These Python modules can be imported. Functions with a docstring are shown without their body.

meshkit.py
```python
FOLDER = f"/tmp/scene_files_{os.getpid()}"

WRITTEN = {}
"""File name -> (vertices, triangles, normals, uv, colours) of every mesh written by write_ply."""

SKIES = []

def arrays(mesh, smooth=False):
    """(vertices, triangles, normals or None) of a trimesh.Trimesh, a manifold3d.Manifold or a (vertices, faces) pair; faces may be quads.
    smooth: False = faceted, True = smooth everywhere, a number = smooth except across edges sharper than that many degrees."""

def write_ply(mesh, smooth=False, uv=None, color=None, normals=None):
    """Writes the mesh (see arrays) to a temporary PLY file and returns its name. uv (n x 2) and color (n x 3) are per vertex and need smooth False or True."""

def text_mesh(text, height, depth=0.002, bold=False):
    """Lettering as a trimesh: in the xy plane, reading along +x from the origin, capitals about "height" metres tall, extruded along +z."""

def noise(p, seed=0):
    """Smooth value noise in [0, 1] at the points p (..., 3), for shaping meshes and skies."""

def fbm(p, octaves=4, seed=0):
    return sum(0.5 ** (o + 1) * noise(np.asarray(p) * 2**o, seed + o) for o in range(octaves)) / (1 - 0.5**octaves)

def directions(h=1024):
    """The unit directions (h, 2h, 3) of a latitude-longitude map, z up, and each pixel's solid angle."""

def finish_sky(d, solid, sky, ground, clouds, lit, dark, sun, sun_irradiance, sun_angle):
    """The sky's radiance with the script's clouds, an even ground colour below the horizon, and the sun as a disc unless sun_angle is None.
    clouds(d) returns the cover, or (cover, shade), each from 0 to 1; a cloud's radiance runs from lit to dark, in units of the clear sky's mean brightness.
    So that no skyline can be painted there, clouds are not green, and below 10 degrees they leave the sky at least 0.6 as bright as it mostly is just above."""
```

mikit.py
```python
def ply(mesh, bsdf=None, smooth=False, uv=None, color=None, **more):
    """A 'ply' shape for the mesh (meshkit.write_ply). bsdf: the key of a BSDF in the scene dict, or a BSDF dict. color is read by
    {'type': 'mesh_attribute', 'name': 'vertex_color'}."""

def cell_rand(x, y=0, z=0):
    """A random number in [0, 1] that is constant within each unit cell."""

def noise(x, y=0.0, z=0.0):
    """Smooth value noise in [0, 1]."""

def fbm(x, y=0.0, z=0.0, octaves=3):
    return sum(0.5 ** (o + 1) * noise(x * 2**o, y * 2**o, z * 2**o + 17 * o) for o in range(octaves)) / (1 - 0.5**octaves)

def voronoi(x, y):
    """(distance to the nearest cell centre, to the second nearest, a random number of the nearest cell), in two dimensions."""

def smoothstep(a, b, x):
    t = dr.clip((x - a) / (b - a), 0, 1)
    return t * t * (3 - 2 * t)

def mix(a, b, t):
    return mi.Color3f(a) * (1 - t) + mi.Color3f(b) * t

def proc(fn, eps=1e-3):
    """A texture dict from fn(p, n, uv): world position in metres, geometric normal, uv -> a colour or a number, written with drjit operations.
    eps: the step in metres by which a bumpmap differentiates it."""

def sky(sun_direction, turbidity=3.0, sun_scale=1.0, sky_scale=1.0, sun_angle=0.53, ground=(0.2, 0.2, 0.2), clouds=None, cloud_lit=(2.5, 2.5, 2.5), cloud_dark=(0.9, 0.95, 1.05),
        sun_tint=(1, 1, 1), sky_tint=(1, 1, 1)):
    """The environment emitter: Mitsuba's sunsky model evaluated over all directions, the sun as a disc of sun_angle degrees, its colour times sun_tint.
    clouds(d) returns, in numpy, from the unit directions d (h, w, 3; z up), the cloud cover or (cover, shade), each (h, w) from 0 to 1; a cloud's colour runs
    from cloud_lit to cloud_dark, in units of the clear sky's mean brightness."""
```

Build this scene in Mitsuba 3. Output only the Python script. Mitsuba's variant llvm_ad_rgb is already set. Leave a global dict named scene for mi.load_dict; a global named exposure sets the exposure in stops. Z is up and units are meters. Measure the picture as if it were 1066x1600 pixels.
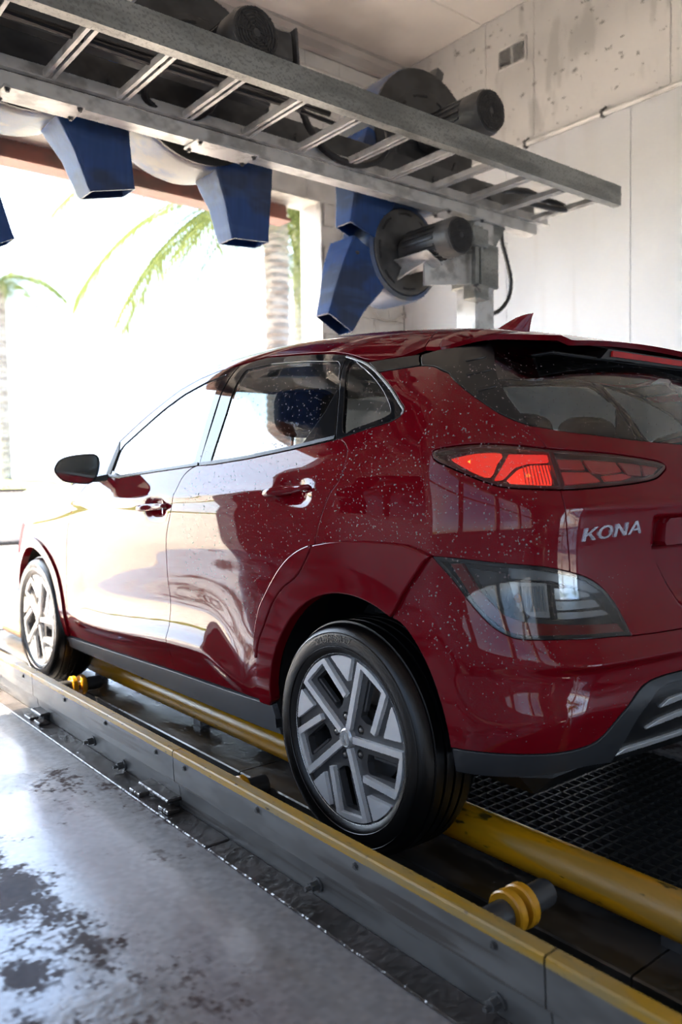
import math, random, numpy as np, trimesh, shapely, mitsuba as mi, drjit as dr, mikit, meshkit
from shapely.geometry import Polygon, LineString
from scipy.spatial import Delaunay
from scipy.interpolate import PchipInterpolator
from scipy.ndimage import gaussian_filter, spline_filter, map_coordinates
from mikit import proc, noise, fbm, voronoi, cell_rand, smoothstep, mix

# ------------------------------------------------------------------ camera, sky, exposure
T = mi.ScalarTransform4f
PI = math.pi
scene, labels = {}, {}
exposure = 5.25
_yaw, _pit, _rol, _f = 0.6784, -0.0474, -0.0132, 1270.0
EYE = np.array([-2.3281, -1.7796, 1.0902])
_fw = np.array([math.sin(_yaw)*math.cos(_pit), math.cos(_yaw)*math.cos(_pit), math.sin(_pit)])
_r0 = np.array([math.cos(_yaw), -math.sin(_yaw), 0]); _u0 = np.cross(_r0, _fw)
_up = -math.sin(_rol)*_r0 + math.cos(_rol)*_u0
scene['camera'] = {'type': 'thinlens', 'fov': 2*math.degrees(math.atan(533/_f)), 'fov_axis': 'x', 'near_clip': 0.05, 'far_clip': 500.0,
                   'aperture_radius': 0.006, 'focus_distance': 2.55,
                   'to_world': T().look_at(origin=EYE.tolist(), target=(EYE+_fw).tolist(), up=_up.tolist())}

def cloud_cover(d):
    n = meshkit.fbm(d*[2.2, 2.2, 4.0]+3.1, 4, 5)
    return np.clip((n-.50)/.2, 0, 1)*.7, np.clip((n-.6)/.3, 0, 1)*.5
scene['sky'] = mikit.sky([-0.50, 0.86, 1.15], turbidity=4.0, sun_scale=1.0, sky_scale=1.0, ground=(.45, .43, .40), clouds=cloud_cover,
                         cloud_lit=(1.9, 1.9, 1.95), cloud_dark=(1.1, 1.12, 1.2))
# ------------------------------------------------------------------ helpers
def tag(key, label=None, cat=None, group=None, kind=None):
    d = labels.setdefault(key, {})
    for k, v in (('label', label), ('category', cat), ('group', group), ('kind', kind)):
        if v: d[k] = v
def free(key):
    if key not in scene and not any(k.startswith(key+'__') for k in scene) and key not in labels: return key
    i = 1
    while True:
        k = f'{key}_{i:03d}'
        if k not in scene and not any(q.startswith(k+'__') for q in scene) and k not in labels: return k
        i += 1
def add(key, mesh, bsdf, smooth=30, normals=None, **more):
    key = free(key)
    if normals is not None:
        scene[key] = {'type': 'ply', 'filename': meshkit.write_ply(mesh, False, normals=normals), 'face_normals': False,
                      'bsdf': {'type': 'ref', 'id': 'm_'+bsdf}, **more}
    else:
        scene[key] = mikit.ply(mesh, 'm_'+bsdf, smooth=smooth, **more)
    return key
def again(key, src, to_world):
    key = free(key); scene[key] = {**scene[src], 'to_world': to_world}; return key
def thing(name, label, cat, group=None):
    key = free(name); tag(key, label, cat, group); return key
def struct(name, mesh, bsdf, smooth=False, **kw):
    k = add(name, mesh, bsdf, smooth, **kw); tag(k, kind='structure'); return k
def cat(*ms): return trimesh.util.concatenate([m for m in ms])
def box(x0, x1, y0, y1, z0, z1, bev=0.0):
    if bev <= 0:
        m = trimesh.creation.box((x1-x0, y1-y0, z1-z0)); m.apply_translation(((x0+x1)/2, (y0+y1)/2, (z0+z1)/2)); return m
    b = min(bev, (x1-x0)/2.01, (y1-y0)/2.01, (z1-z0)/2.01); p = []
    for sx in (0, 1):
        for sy in (0, 1):
            for sz in (0, 1):
                c = [(x0, x1)[sx], (y0, y1)[sy], (z0, z1)[sz]]; s = [1-2*sx, 1-2*sy, 1-2*sz]
                for k in range(3):
                    p.append([c[j]+(s[j]*b if j != k else 0) for j in range(3)])
    return trimesh.convex.convex_hull(np.array(p))
def prism(poly, depth):
    """extrude a polygon (xy) along +z"""
    return trimesh.creation.extrude_polygon(poly if isinstance(poly, Polygon) else Polygon(poly), depth, engine='earcut')
AX = {'x': np.array([[0, 0, 1, 0], [1, 0, 0, 0], [0, 1, 0, 0], [0, 0, 0, 1.]]),      # profile (a,b) -> (y,z), extruded along x
      'y': np.array([[1, 0, 0, 0], [0, 0, -1, 0], [0, 1, 0, 0], [0, 0, 0, 1.]])}     # profile (a,b) -> (x,z), extruded along -y
def extr(poly, axis, a, b):
    m = prism(poly, abs(b-a))
    if axis == 'z': m.apply_translation((0, 0, min(a, b)))
    else:
        m.apply_transform(AX[axis]); t = np.zeros(3)
        t[{'x': 0, 'y': 1}[axis]] = min(a, b) if axis == 'x' else max(a, b)
        m.apply_translation(t)
    return m
def catmull(p, n=6, closed=False):
    p = np.asarray(p, float); N = len(p); out = []
    for i in range(N if closed else N-1):
        if closed: a, b, c, d = p[(i-1) % N], p[i], p[(i+1) % N], p[(i+2) % N]
        else: a, b, c, d = p[max(i-1, 0)], p[i], p[i+1], p[min(i+2, N-1)]
        t = np.arange(n)[:, None]/n
        out.append(.5*(2*b+(c-a)*t+(2*a-5*b+4*c-d)*t**2+(3*b-a-3*c+d)*t**3))
    if not closed: out.append(p[-1:])
    return np.vstack(out)
def tube(pts, r, sides=10, n=6, smooth_path=True, cap=True):
    p = catmull(pts, n) if smooth_path else np.asarray(pts, float)
    t = np.gradient(p, axis=0); t /= np.linalg.norm(t, axis=1, keepdims=True)
    a = np.cross(t[0], [0, 0, 1] if abs(t[0][2]) < .9 else [1, 0, 0]); a /= np.linalg.norm(a); A = []
    for k in range(len(p)):
        a = a-t[k]*(a@t[k]); a /= np.linalg.norm(a); A.append(a)
    A = np.array(A); Bn = np.cross(t, A); g = np.arange(sides)*2*PI/sides
    r = np.broadcast_to(r, (len(p),))
    v = p[:, None]+r[:, None, None]*(np.cos(g)[None, :, None]*A[:, None]+np.sin(g)[None, :, None]*Bn[:, None])
    i, j = np.meshgrid(np.arange(len(p)-1), np.arange(sides), indexing='ij')
    q = np.stack([i*sides+j, i*sides+(j+1) % sides, (i+1)*sides+(j+1) % sides, (i+1)*sides+j], -1).reshape(-1, 4)
    f = np.vstack([q[:, [0, 1, 2]], q[:, [0, 2, 3]]]); v = v.reshape(-1, 3)
    if cap:
        n0 = len(v); v = np.vstack([v, p[:1], p[-1:]]); e = (len(p)-1)*sides
        f = np.vstack([f, [[(k+1) % sides, k, n0] for k in range(sides)], [[e+k, e+(k+1) % sides, n0+1] for k in range(sides)]])
    m = trimesh.Trimesh(v, f, process=False)
    return m
def lathe(prof, axis='z', sections=48, center=(0, 0, 0)):
    """prof: (radius, along-axis) pairs"""
    m = trimesh.creation.revolve(np.array(prof, float), sections=sections)
    if axis == 'x': m.apply_transform(trimesh.transformations.rotation_matrix(PI/2, [0, 1, 0]))
    if axis == 'y': m.apply_transform(trimesh.transformations.rotation_matrix(-PI/2, [1, 0, 0]))
    m.apply_translation(center)
    return m
def cyl(p0, p1, r, sections=24):
    return trimesh.creation.cylinder(radius=r, segment=(p0, p1), sections=sections)
def bolt(c, axis, r=.012, h=.012):
    m = trimesh.creation.cylinder(radius=r, height=h, sections=6); c2 = trimesh.creation.cylinder(radius=r*1.5, height=h*.3, sections=14); c2.apply_translation((0, 0, -h*.4))
    m = cat(m, c2)
    if axis == 'x': m.apply_transform(trimesh.transformations.rotation_matrix(-PI/2, [0, 1, 0]))
    if axis == 'y': m.apply_transform(trimesh.transformations.rotation_matrix(PI/2, [1, 0, 0]))
    if axis == '-z': m.apply_transform(trimesh.transformations.rotation_matrix(PI, [1, 0, 0]))
    m.apply_translation(c); return m
def rotY(deg, c=(0, 0, 0)):
    return trimesh.transformations.rotation_matrix(math.radians(deg), [0, 1, 0], c)
# ------------------------------------------------------------------ materials
def rgb(*c): return {'type': 'rgb', 'value': list(c)}
def two(d): return {'type': 'twosided', 'b': d}
def rough(c, a=.3, ior=1.5): return two({'type': 'roughplastic', 'diffuse_reflectance': c if isinstance(c, dict) else rgb(*c), 'alpha': a, 'int_ior': ior, 'nonlinear': True})
def princ(c, **k): return two({'type': 'principled', 'base_color': c if isinstance(c, dict) else rgb(*c), **k})
def grime(base, dirt, sx, thr=.5, wid=.2, sz=None):
    sz = sz or sx
    def f(p, n, uv): return mix(base, dirt, smoothstep(thr-wid, thr+wid, fbm(p.x*sx, p.y*sx, p.z*sz, 4)))
    return proc(f)
B = {}
B['paint'] = two({'type': 'plastic', 'diffuse_reflectance': rgb(.25, .004, .013), 'int_ior': 1.42, 'nonlinear': True})
B['black_gloss'] = two({'type': 'plastic', 'diffuse_reflectance': rgb(.010, .010, .011), 'int_ior': 1.52})
B['black_trim'] = rough((.020, .021, .023), .22)
B['black_matte'] = rough((.012, .012, .013), .45)
B['black_plastic'] = rough((.026, .026, .027), .5)
B['grey_trim'] = rough((.062, .066, .072), .25)
B['sill_grey'] = rough((.21, .215, .225), .28)
B['chrome'] = two({'type': 'roughconductor', 'material': 'Cr', 'alpha': .06})
B['silver'] = princ((.55, .56, .57), metallic=.6, roughness=.28)
B['alloy_face'] = princ((.74, .745, .755), metallic=.45, roughness=.25)
B['alloy_grey'] = princ((.060, .061, .064), metallic=.3, roughness=.33)
B['barrel'] = princ((.03, .03, .032), metallic=.3, roughness=.4)
B['brake'] = princ((.25, .24, .23), metallic=.8, roughness=.4)
B['tyre'] = rough((.007, .007, .0075), .17)
B['liner_felt'] = rough((.024, .024, .025), .6)
B['white_line'] = rough((.62, .62, .6), .3)
B['glass'] = {'type': 'thindielectric', 'int_ior': 1.5, 'specular_transmittance': rgb(.80, .84, .83)}
B['glass_dark'] = {'type': 'thindielectric', 'int_ior': 1.5, 'specular_transmittance': rgb(.27, .295, .30)}
B['glass_rear'] = {'type': 'thindielectric', 'int_ior': 1.5, 'specular_transmittance': rgb(.085, .105, .11)}
B['glass_dirty'] = {'type': 'thindielectric', 'int_ior': 1.5, 'specular_transmittance': rgb(.26, .26, .255)}
B['lens_clear'] = {'type': 'thindielectric', 'int_ior': 1.5, 'specular_transmittance': rgb(.92, .92, .92)}
B['lens_smoke'] = {'type': 'thindielectric', 'int_ior': 1.5, 'specular_transmittance': rgb(.62, .64, .65)}
B['red_lens'] = two({'type': 'plastic', 'diffuse_reflectance': rgb(.20, .005, .007), 'int_ior': 1.55})
B['dark_red'] = two({'type': 'plastic', 'diffuse_reflectance': rgb(.045, .002, .003), 'int_ior': 1.55})
B['lamp_grey'] = princ((.22, .225, .23), metallic=.5, roughness=.3)
B['lamp_ribs'] = princ((.45, .45, .45), metallic=.6, roughness=.25)
B['amber'] = rough((.45, .16, .04), .2)
B['seat'] = rough((.024, .021, .019), .5)
B['cabin_grey'] = rough((.028, .028, .030), .5)
B['mirror'] = two({'type': 'conductor', 'material': 'Ag', 'specular_reflectance': rgb(.75, .8, .85)})
B['drop'] = rough((.33, .25, .25), .05, 1.33)
# place
def stain(p):
    """dark rusty blotches with speckled edges"""
    b = fbm(p.x*2.6+7.4, p.y*1.7+2, 1.5, 4)+.09*(noise(p.x*38, p.y*30, 1)-.5)+.10*(noise(p.x*100, p.y*90, 2)-.5)
    return smoothstep(.545, .645, b)
def film(p): return smoothstep(.46, .53, fbm(p.x*1.5+1, p.y*1.0+4.3, 2.5, 4)+.03*(noise(p.x*60, p.y*50, 5)-.5))
def floor_col(p, n, uv):
    a = fbm(p.x*1.4+3, p.y*1.1, 0.5, 4); c = noise(p.x*70, p.y*70, 0)
    col = mix((.20, .197, .20), (.115, .100, .088), smoothstep(.45, .64, a))
    col = mix(col, (.235, .235, .245), .6*film(p))
    return col*(.86+.28*c)
def floor_rough(p, n, uv):
    c = noise(p.x*22, p.y*22, 3)
    return mix_s(.27, .14, film(p))+.05*c
def mix_s(a, b, t): return a*(1-t)+b*t
def floor_bump(p, n, uv): return fbm(p.x*60, p.y*60, 0, 3)*(1-.85*film(p))
B['floor'] = two({'type': 'blendbsdf', 'weight': proc(lambda p, n, uv: .88*stain(p)),
                  'wet': {'type': 'bumpmap', 'arbitrary': proc(floor_bump, 3e-3), 'scale': .0012,
                          'bsdf': {'type': 'principled', 'base_color': proc(floor_col), 'roughness': proc(floor_rough), 'specular': .85}},
                  'dry': {'type': 'diffuse', 'reflectance': proc(lambda p, n, uv: mix((.060, .036, .030), (.040, .026, .024), noise(p.x*55, p.y*55, 7)))}})
def wall_up(p, n, uv):
    g = fbm(p.x*1.2, p.y*1.2, p.z*1.2, 4); s = fbm(p.x*9, p.y*9, p.z*2.2, 4); k = fbm(p.x*22, p.y*22, p.z*22, 3)
    c = mix((.745, .735, .72), (.605, .595, .58), smoothstep(.35, .7, g))
    c = mix(c, (.42, .415, .40), .40*smoothstep(.56, .72, s))
    return mix(c, (.33, .325, .31), smoothstep(.70, .76, k))
B['wall_upper'] = rough(proc(wall_up), .35)
def wall_lo(p, n, uv):
    g = fbm(p.x*.9, p.y*.9, p.z*.5, 4); s = fbm(p.x*8, p.y*8, p.z*.5, 3)
    c = mix((.745, .76, .775), (.675, .685, .70), smoothstep(.35, .7, g))
    return mix(c, (.60, .59, .58), .45*smoothstep(.58, .75, s))
B['wall_lower'] = rough(proc(wall_lo), .22)
B['block'] = rough(grime((.78, .77, .75), (.64, .63, .61), 5, .56, .18), .4)
B['mortar'] = rough((.46, .45, .44), .5)
B['ceiling'] = rough(grime((.78, .755, .73), (.60, .57, .545), 1.6, .57, .2), .25)
B['trim_paint'] = rough(grime((.62, .60, .575), (.48, .45, .43), 3, .55, .2), .35)
B['lintel'] = rough(grime((.42, .16, .12), (.28, .16, .13), 6, .5, .2), .35)
B['white_paint'] = rough(grime((.74, .73, .71), (.52, .51, .49), 7, .6, .12), .3)
def galv(p, n, uv):
    g = fbm(p.x*3, p.y*9, p.z*14, 4); k = fbm(p.x*110, p.y*110, p.z*110, 3)
    c = mix((.275, .282, .265), (.165, .17, .158), smoothstep(.35, .68, g))
    return mix(c, (.08, .08, .075), .45*smoothstep(.48, .70, k))
B['galvanised'] = princ(proc(galv), metallic=.35, roughness=.42)
B['alu_white'] = princ(grime((.54, .535, .52), (.31, .305, .29), 14, .57, .16), metallic=.25, roughness=.4)
B['dark_steel'] = princ(grime((.085, .085, .085), (.04, .04, .04), 8, .5, .2), metallic=.3, roughness=.45)
B['dark_paint'] = rough(grime((.050, .055, .060), (.028, .029, .030), 9, .5, .2), .32)
def blue_col(p, n, uv):
    k = fbm(p.x*5, p.y*5, p.z*18, 3); s = noise(p.x*90, p.y*90, p.z*6)
    return mix(mix((.024, .088, .29), (.050, .060, .085), .65*smoothstep(.45, .62, fbm(p.x*4+9, p.y*4, p.z*5, 4))), (.05, .13, .33), .5*smoothstep(.5, .75, k))*(.9+.2*s)
B['blue'] = rough(proc(blue_col), .33, 1.38)
B['blue_rim'] = rough((.45, .47, .50), .3)
def drum_col(p, n, uv):
    k = fbm(p.x*6, p.y*6, p.z*6, 4)
    return mix((.06, .13, .29), (.20, .21, .225), smoothstep(.42, .64, k))
B['blue_worn'] = rough(proc(drum_col), .22)
B['rubber'] = rough((.016, .016, .016), .3)
def rail_col(p, n, uv):
    k = fbm(p.x*4, p.y*4, p.z*10, 4); s = fbm(p.x*30, p.y*2.0, p.z*30, 3)
    c = mix((.265, .265, .258), (.185, .182, .175), smoothstep(.4, .65, k))
    return mix(c, (.09, .07, .055), .7*smoothstep(.60, .72, s))
B['rail'] = rough(proc(rail_col), .3)
def lip_col(p, n, uv):
    k = fbm(p.x*60, p.y*9, p.z*60, 4); w = fbm(p.x*25, p.y*3.5, p.z*25+4, 4)
    c = mix((.60, .39, .030), (.52, .37, .10), smoothstep(.45, .62, k))
    c = mix(c, (.46, .38, .22), .5*smoothstep(.54, .66, w))
    return mix(c, (.16, .11, .06), smoothstep(.68, .82, fbm(p.x*90, p.y*40, p.z*90, 3)))
B['lip'] = rough(proc(lip_col), .28)
def pipe_col(p, n, uv):
    k = fbm(p.x*20, p.y*4, p.z*20, 4); m = fbm(p.x*30+5, p.y*14, p.z*40, 3)
    c = mix((.78, .46, .012), (.68, .41, .02), smoothstep(.4, .7, k))
    c = mix(c, (.50, .37, .15), .55*smoothstep(.62, .72, fbm(p.x*9, p.y*1.6, p.z*9+2, 4)))
    return mix(c, (.06, .04, .02), .85*smoothstep(.68, .76, m))
B['yellow_pipe'] = rough(proc(pipe_col), .13)
B['yellow_ring'] = rough((.72, .43, .03), .12)
B['roller_grey'] = rough((.085, .088, .092), .16)
B['roller_blue'] = rough((.07, .16, .36), .2)
def deck_col(p, n, uv):
    k = fbm(p.x*12, p.y*5, 0, 4)
    return mix((.055, .055, .055), (.025, .024, .022), smoothstep(.4, .65, k))
def deck_rough(p, n, uv): return .12+.25*smoothstep(.4, .65, fbm(p.x*8, p.y*5, 4, 3))
B['deck'] = two({'type': 'bumpmap', 'arbitrary': proc(lambda p, n, uv: fbm(p.x*70, p.y*70, 0, 2), 2e-3), 'scale': .0012,
                 'bsdf': {'type': 'principled', 'base_color': proc(deck_col), 'roughness': proc(deck_rough), 'metallic': .3, 'specular': .5}})
B['pit'] = rough((.014, .013, .012), .3)
B['grating'] = rough((.055, .057, .057), .18)
B['grate_cream'] = rough((.50, .44, .28), .3)
B['flange'] = two({'type': 'bumpmap', 'arbitrary': proc(lambda p, n, uv: fbm(p.x*55, p.y*55, 0, 3), 2e-3), 'scale': .006,
                   'bsdf': {'type': 'principled', 'base_color': grime((.055, .048, .046), (.025, .022, .02), 12, .5, .2), 'roughness': .2, 'specular': .6}})
# outside
B['pavement'] = rough(grime((.66, .635, .59), (.56, .54, .50), .8, .5, .25), .5)
def grass_col(p, n, uv): return mix((.20, .26, .08), (.33, .34, .14), fbm(p.x*4, p.y*4, 0, 3))
B['grass'] = two({'type': 'diffuse', 'reflectance': proc(grass_col)})
B['bark'] = two({'type': 'diffuse', 'reflectance': grime((.34, .31, .28), (.19, .16, .14), 5, .5, .2, 14)})
B['frond'] = {'type': 'principledthin', 'base_color': rgb(.12, .15, .05), 'roughness': .5, 'diff_trans': .7}
B['sign_white'] = rough((.72, .72, .72), .3)
B['sign_dark'] = rough((.08, .08, .085), .4)
B['far_wall'] = rough((.55, .50, .45), .5)
for k in B: scene['m_'+k] = B[k]
# ------------------------------------------------------------------ the building
XR, XL, YE, YB, ZC = 3.40, -4.30, 4.27, -9.5, 5.08
DX0, DX1, DZ = -3.15, 2.36, 3.60                       # exit opening
struct('floor', cat(box(XL, -1.10, YB, YE+.32, -.2, 0), box(.56, XR+.2, YB, YE+.32, -.2, 0), box(-1.10, .56, YB, -3.6, -.2, 0), box(-1.10, .56, YE+.05, YE+.32, -.2, 0)), 'floor')
struct('floor_pit', cat(box(-1.14, .60, -3.62, YE+.07, -.50, -.42), box(-1.14, -1.10, -3.6, YE+.05, -.45, -.005), box(.56, .60, -3.6, YE+.05, -.45, -.2)), 'pit')
w = struct('wall_right', box(XR+.012, XR+.25, YB, YE+.3, 0, ZC+.1), 'mortar')
ZP = 3.875
def sheets(holder, edges, z0, z1, mat):
    for a, b in zip(edges[:-1], edges[1:]): add(holder+'__panel', box(XR, XR+.016, b+.002, a-.002, z0, z1, .002), mat, False)
sheets(w, [4.27, 3.18, 2.65, 1.42, .20, -1.02, -2.24, -3.46, -5.9, -9.5], ZP-.004, ZC, 'wall_upper')
sheets(w, [4.27, 2.95, 1.74, .52, -.70, -1.92, -3.14, -5.6, -9.5], 0, ZP-.008, 'wall_lower')
# wall of the exit: backing, painted blocks, cornice
we = struct('wall_exit', cat(box(DX1+.015, XR+.2, YE+.015, YE+.30, 0, ZC+.1), box(XL-.2, DX0, YE+.015, YE+.30, 0, ZC+.1), box(DX0, DX1+.02, YE+.015, YE+.30, DZ+.02, ZC+.1)), 'mortar')
rng = random.Random(4)
zc = 0.0; row = 0
while zc < 4.93:
    z1 = min(zc+.2, 4.93); x = XR-.005 if row % 2 == 0 else XR-.21
    if row % 2: spans = [(XR-.205, XR-.003)]
    else: spans = []
    x1 = XR-.003 if row % 2 == 0 else XR-.21
    xmin = DX1+.004 if z1 < DZ+.03 else -1.3
    while x1 > xmin+.02:
        x0 = max(x1-.395, xmin); spans.append((x0, x1)); x1 = x0-.006
    for a, b in spans:
        if b-a > .03 and (zc < DZ-.1 and zc > 1.7 or z1 > DZ+.02):
            d = rng.uniform(0, .0015); add(we+'__block', box(a, b, YE+d, YE+.02, zc+(.003 if zc else 0), z1-.003, .003), 'block', False)
    zc += .2; row += 1
    if abs(zc-DZ) < 1e-6: pass
add(we+'__plaster', cat(box(DX1+.004, XR, YE+.004, YE+.016, 0, 1.7), box(XL, -1.306, YE+.004, YE+.016, DZ+.02, 4.93), box(XL, DX0, YE+.004, YE+.016, 0, DZ+.02)), 'block', False)
add(we+'__cornice', extr([(0, 4.93), (0, 5.08), (-.10, 5.08), (-.10, 5.05), (-.05, 5.02), (-.04, 4.95), (-.012, 4.93)], 'x', XL, XR), 'trim_paint', False)
scene[list(scene)[-1]]['to_world'] = T().translate([0, YE, 0])
add(we+'__reveal', cat(box(DX1-.012, DX1+.004, YE-.004, YE+.31, 0, DZ), box(DX0-.004, DX0+.012, YE-.004, YE+.31, 0, DZ)), 'white_paint', False)
add(we+'__soffit', box(DX0, DX1, YE+.0, YE+.31, DZ, DZ+.02), 'white_paint', False)
add(we+'__lintel', cat(box(DX0+.02, DX1-.20, YE+.27, YE+.36, 3.46, DZ+.10), box(DX0+.02, DX1-.20, YE+.20, YE+.40, 3.44, 3.465)), 'lintel', False)
# left wall and back wall with their openings
WY = [-7.6, -5.25, -2.9, -.55, 1.8]; WZ0, WZ1 = .85, 4.25
struct('wall_left', cat(box(XL-.2, XL, YB, WY[0], 0, ZC+.1), box(XL-.2, XL, WY[0], WY[-1], 0, WZ0), box(XL-.2, XL, WY[0], WY[-1], WZ1, ZC+.1), box(XL-.2, XL, WY[-1], YE+.3, 0, ZC+.1)), 'wall_lower')
struct('wall_back', cat(box(XL-.2, -.7, YB-.2, YB, 0, ZC+.1), box(3.1, XR+.2, YB-.2, YB, 0, ZC+.1), box(-.7, 3.1, YB-.2, YB, 3.2, ZC+.1)), 'wall_lower')
WQ = [box(XL-.02, XL+.03, 2.15, 3.95, z-.05, z+.05) for z in (1.15, 2.85)]+[box(XL-.02, XL+.03, y-.05, y+.05, 1.1, 2.9) for y in (2.2, 3.9)]
wk_ = struct('window_5', cat(*WQ), 'white_paint'); add(wk_+'__pane', box(XL-.01, XL+.006, 2.2, 3.9, 1.15, 2.85), 'black_gloss', False)
for i in range(4):
    y0, y1 = WY[i], WY[i+1]
    f = [box(XL-.16, XL+.03, y0, y1, WZ0-.02, WZ0+.06), box(XL-.16, XL+.03, y0, y1, WZ1-.06, WZ1+.02), box(XL-.12, XL, y0, y1, 2.9, 2.96)]
    f += [box(XL-.16, XL+.03, y-.07, y+.07, WZ0, WZ1) for y in (y0+.07, y1-.07)]
    wk_ = struct(f'window_{i+1}', cat(*f), 'white_paint')
    add(wk_+'__pane', trimesh.Trimesh([[XL-.06, y0+.1, WZ0], [XL-.06, y1-.1, WZ0], [XL-.06, y1-.1, WZ1], [XL-.06, y0+.1, WZ1]], [[0, 1, 2], [0, 2, 3]]), 'glass_dirty', False)
# ceiling
ce = struct('ceiling', box(XL, XR, YB, YE+.02, ZC+.014, ZC+.15), 'mortar')
ys = [4.27, 3.21, 2.15, 1.09, .03, -1.03, -3.2, -5.3, -7.4, -9.5]; xs = [3.40, 1.0, -1.4, -4.3]
for a, b in zip(ys[:-1], ys[1:]):
    for c, d in zip(xs[:-1], xs[1:]): add(ce+'__panel', box(d+.002, c-.002, b+.002, a-.002, ZC, ZC+.02, .002), 'ceiling', False)
# things on the walls
v = thing('wall_vent', 'small white louvred air vent high on the right wall', 'vent')
add(v+'__frame', cat(box(XR-.018, XR, 2.72, 2.735, 4.59, 4.79, .003), box(XR-.018, XR, 3.015, 3.03, 4.59, 4.79, .003), box(XR-.018, XR, 2.72, 3.03, 4.59, 4.612, .003), box(XR-.018, XR, 2.72, 3.03, 4.768, 4.79, .003), box(XR-.018, XR, 2.868, 2.882, 4.59, 4.79, .003)), 'white_paint', False)
add(v+'__duct', box(XR-.003, XR-.001, 2.73, 3.02, 4.60, 4.78), 'black_plastic', False)
for k in range(9):
    z = 4.625+.0165*k
    for a, b in ((2.735, 2.868), (2.882, 3.015)):
        if k == 1 and a > 2.8: continue
        m = box(-.008, .008, a, b, -.0012, .0012); m.apply_transform(rotY(-38)); m.apply_translation((XR-.010, 0, z)); add(v+'__louvre', m, 'white_paint', False)
p = thing('wall_pipe', 'thin white conduit running level along the right wall', 'pipe')
add(p+'__run', tube([(XR-.022, y, ZP+.004*math.sin(3*y)) for y in np.linspace(4.2, -6, 22)], .019, 12), 'white_paint')
for y in (2.72, 1.97, .9, -.3): add(p+'__clip', cat(box(XR-.045, XR, y-.012, y+.012, ZP-.03, ZP+.03, .004), cyl((XR-.02, y+.03, ZP+.02), (XR-.02, y-.03, ZP+.045), .008, 8)), 'dark_steel', False)
p = thing('ceiling_conduit', 'thin white conduit under the cornice of the exit wall', 'pipe')
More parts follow.
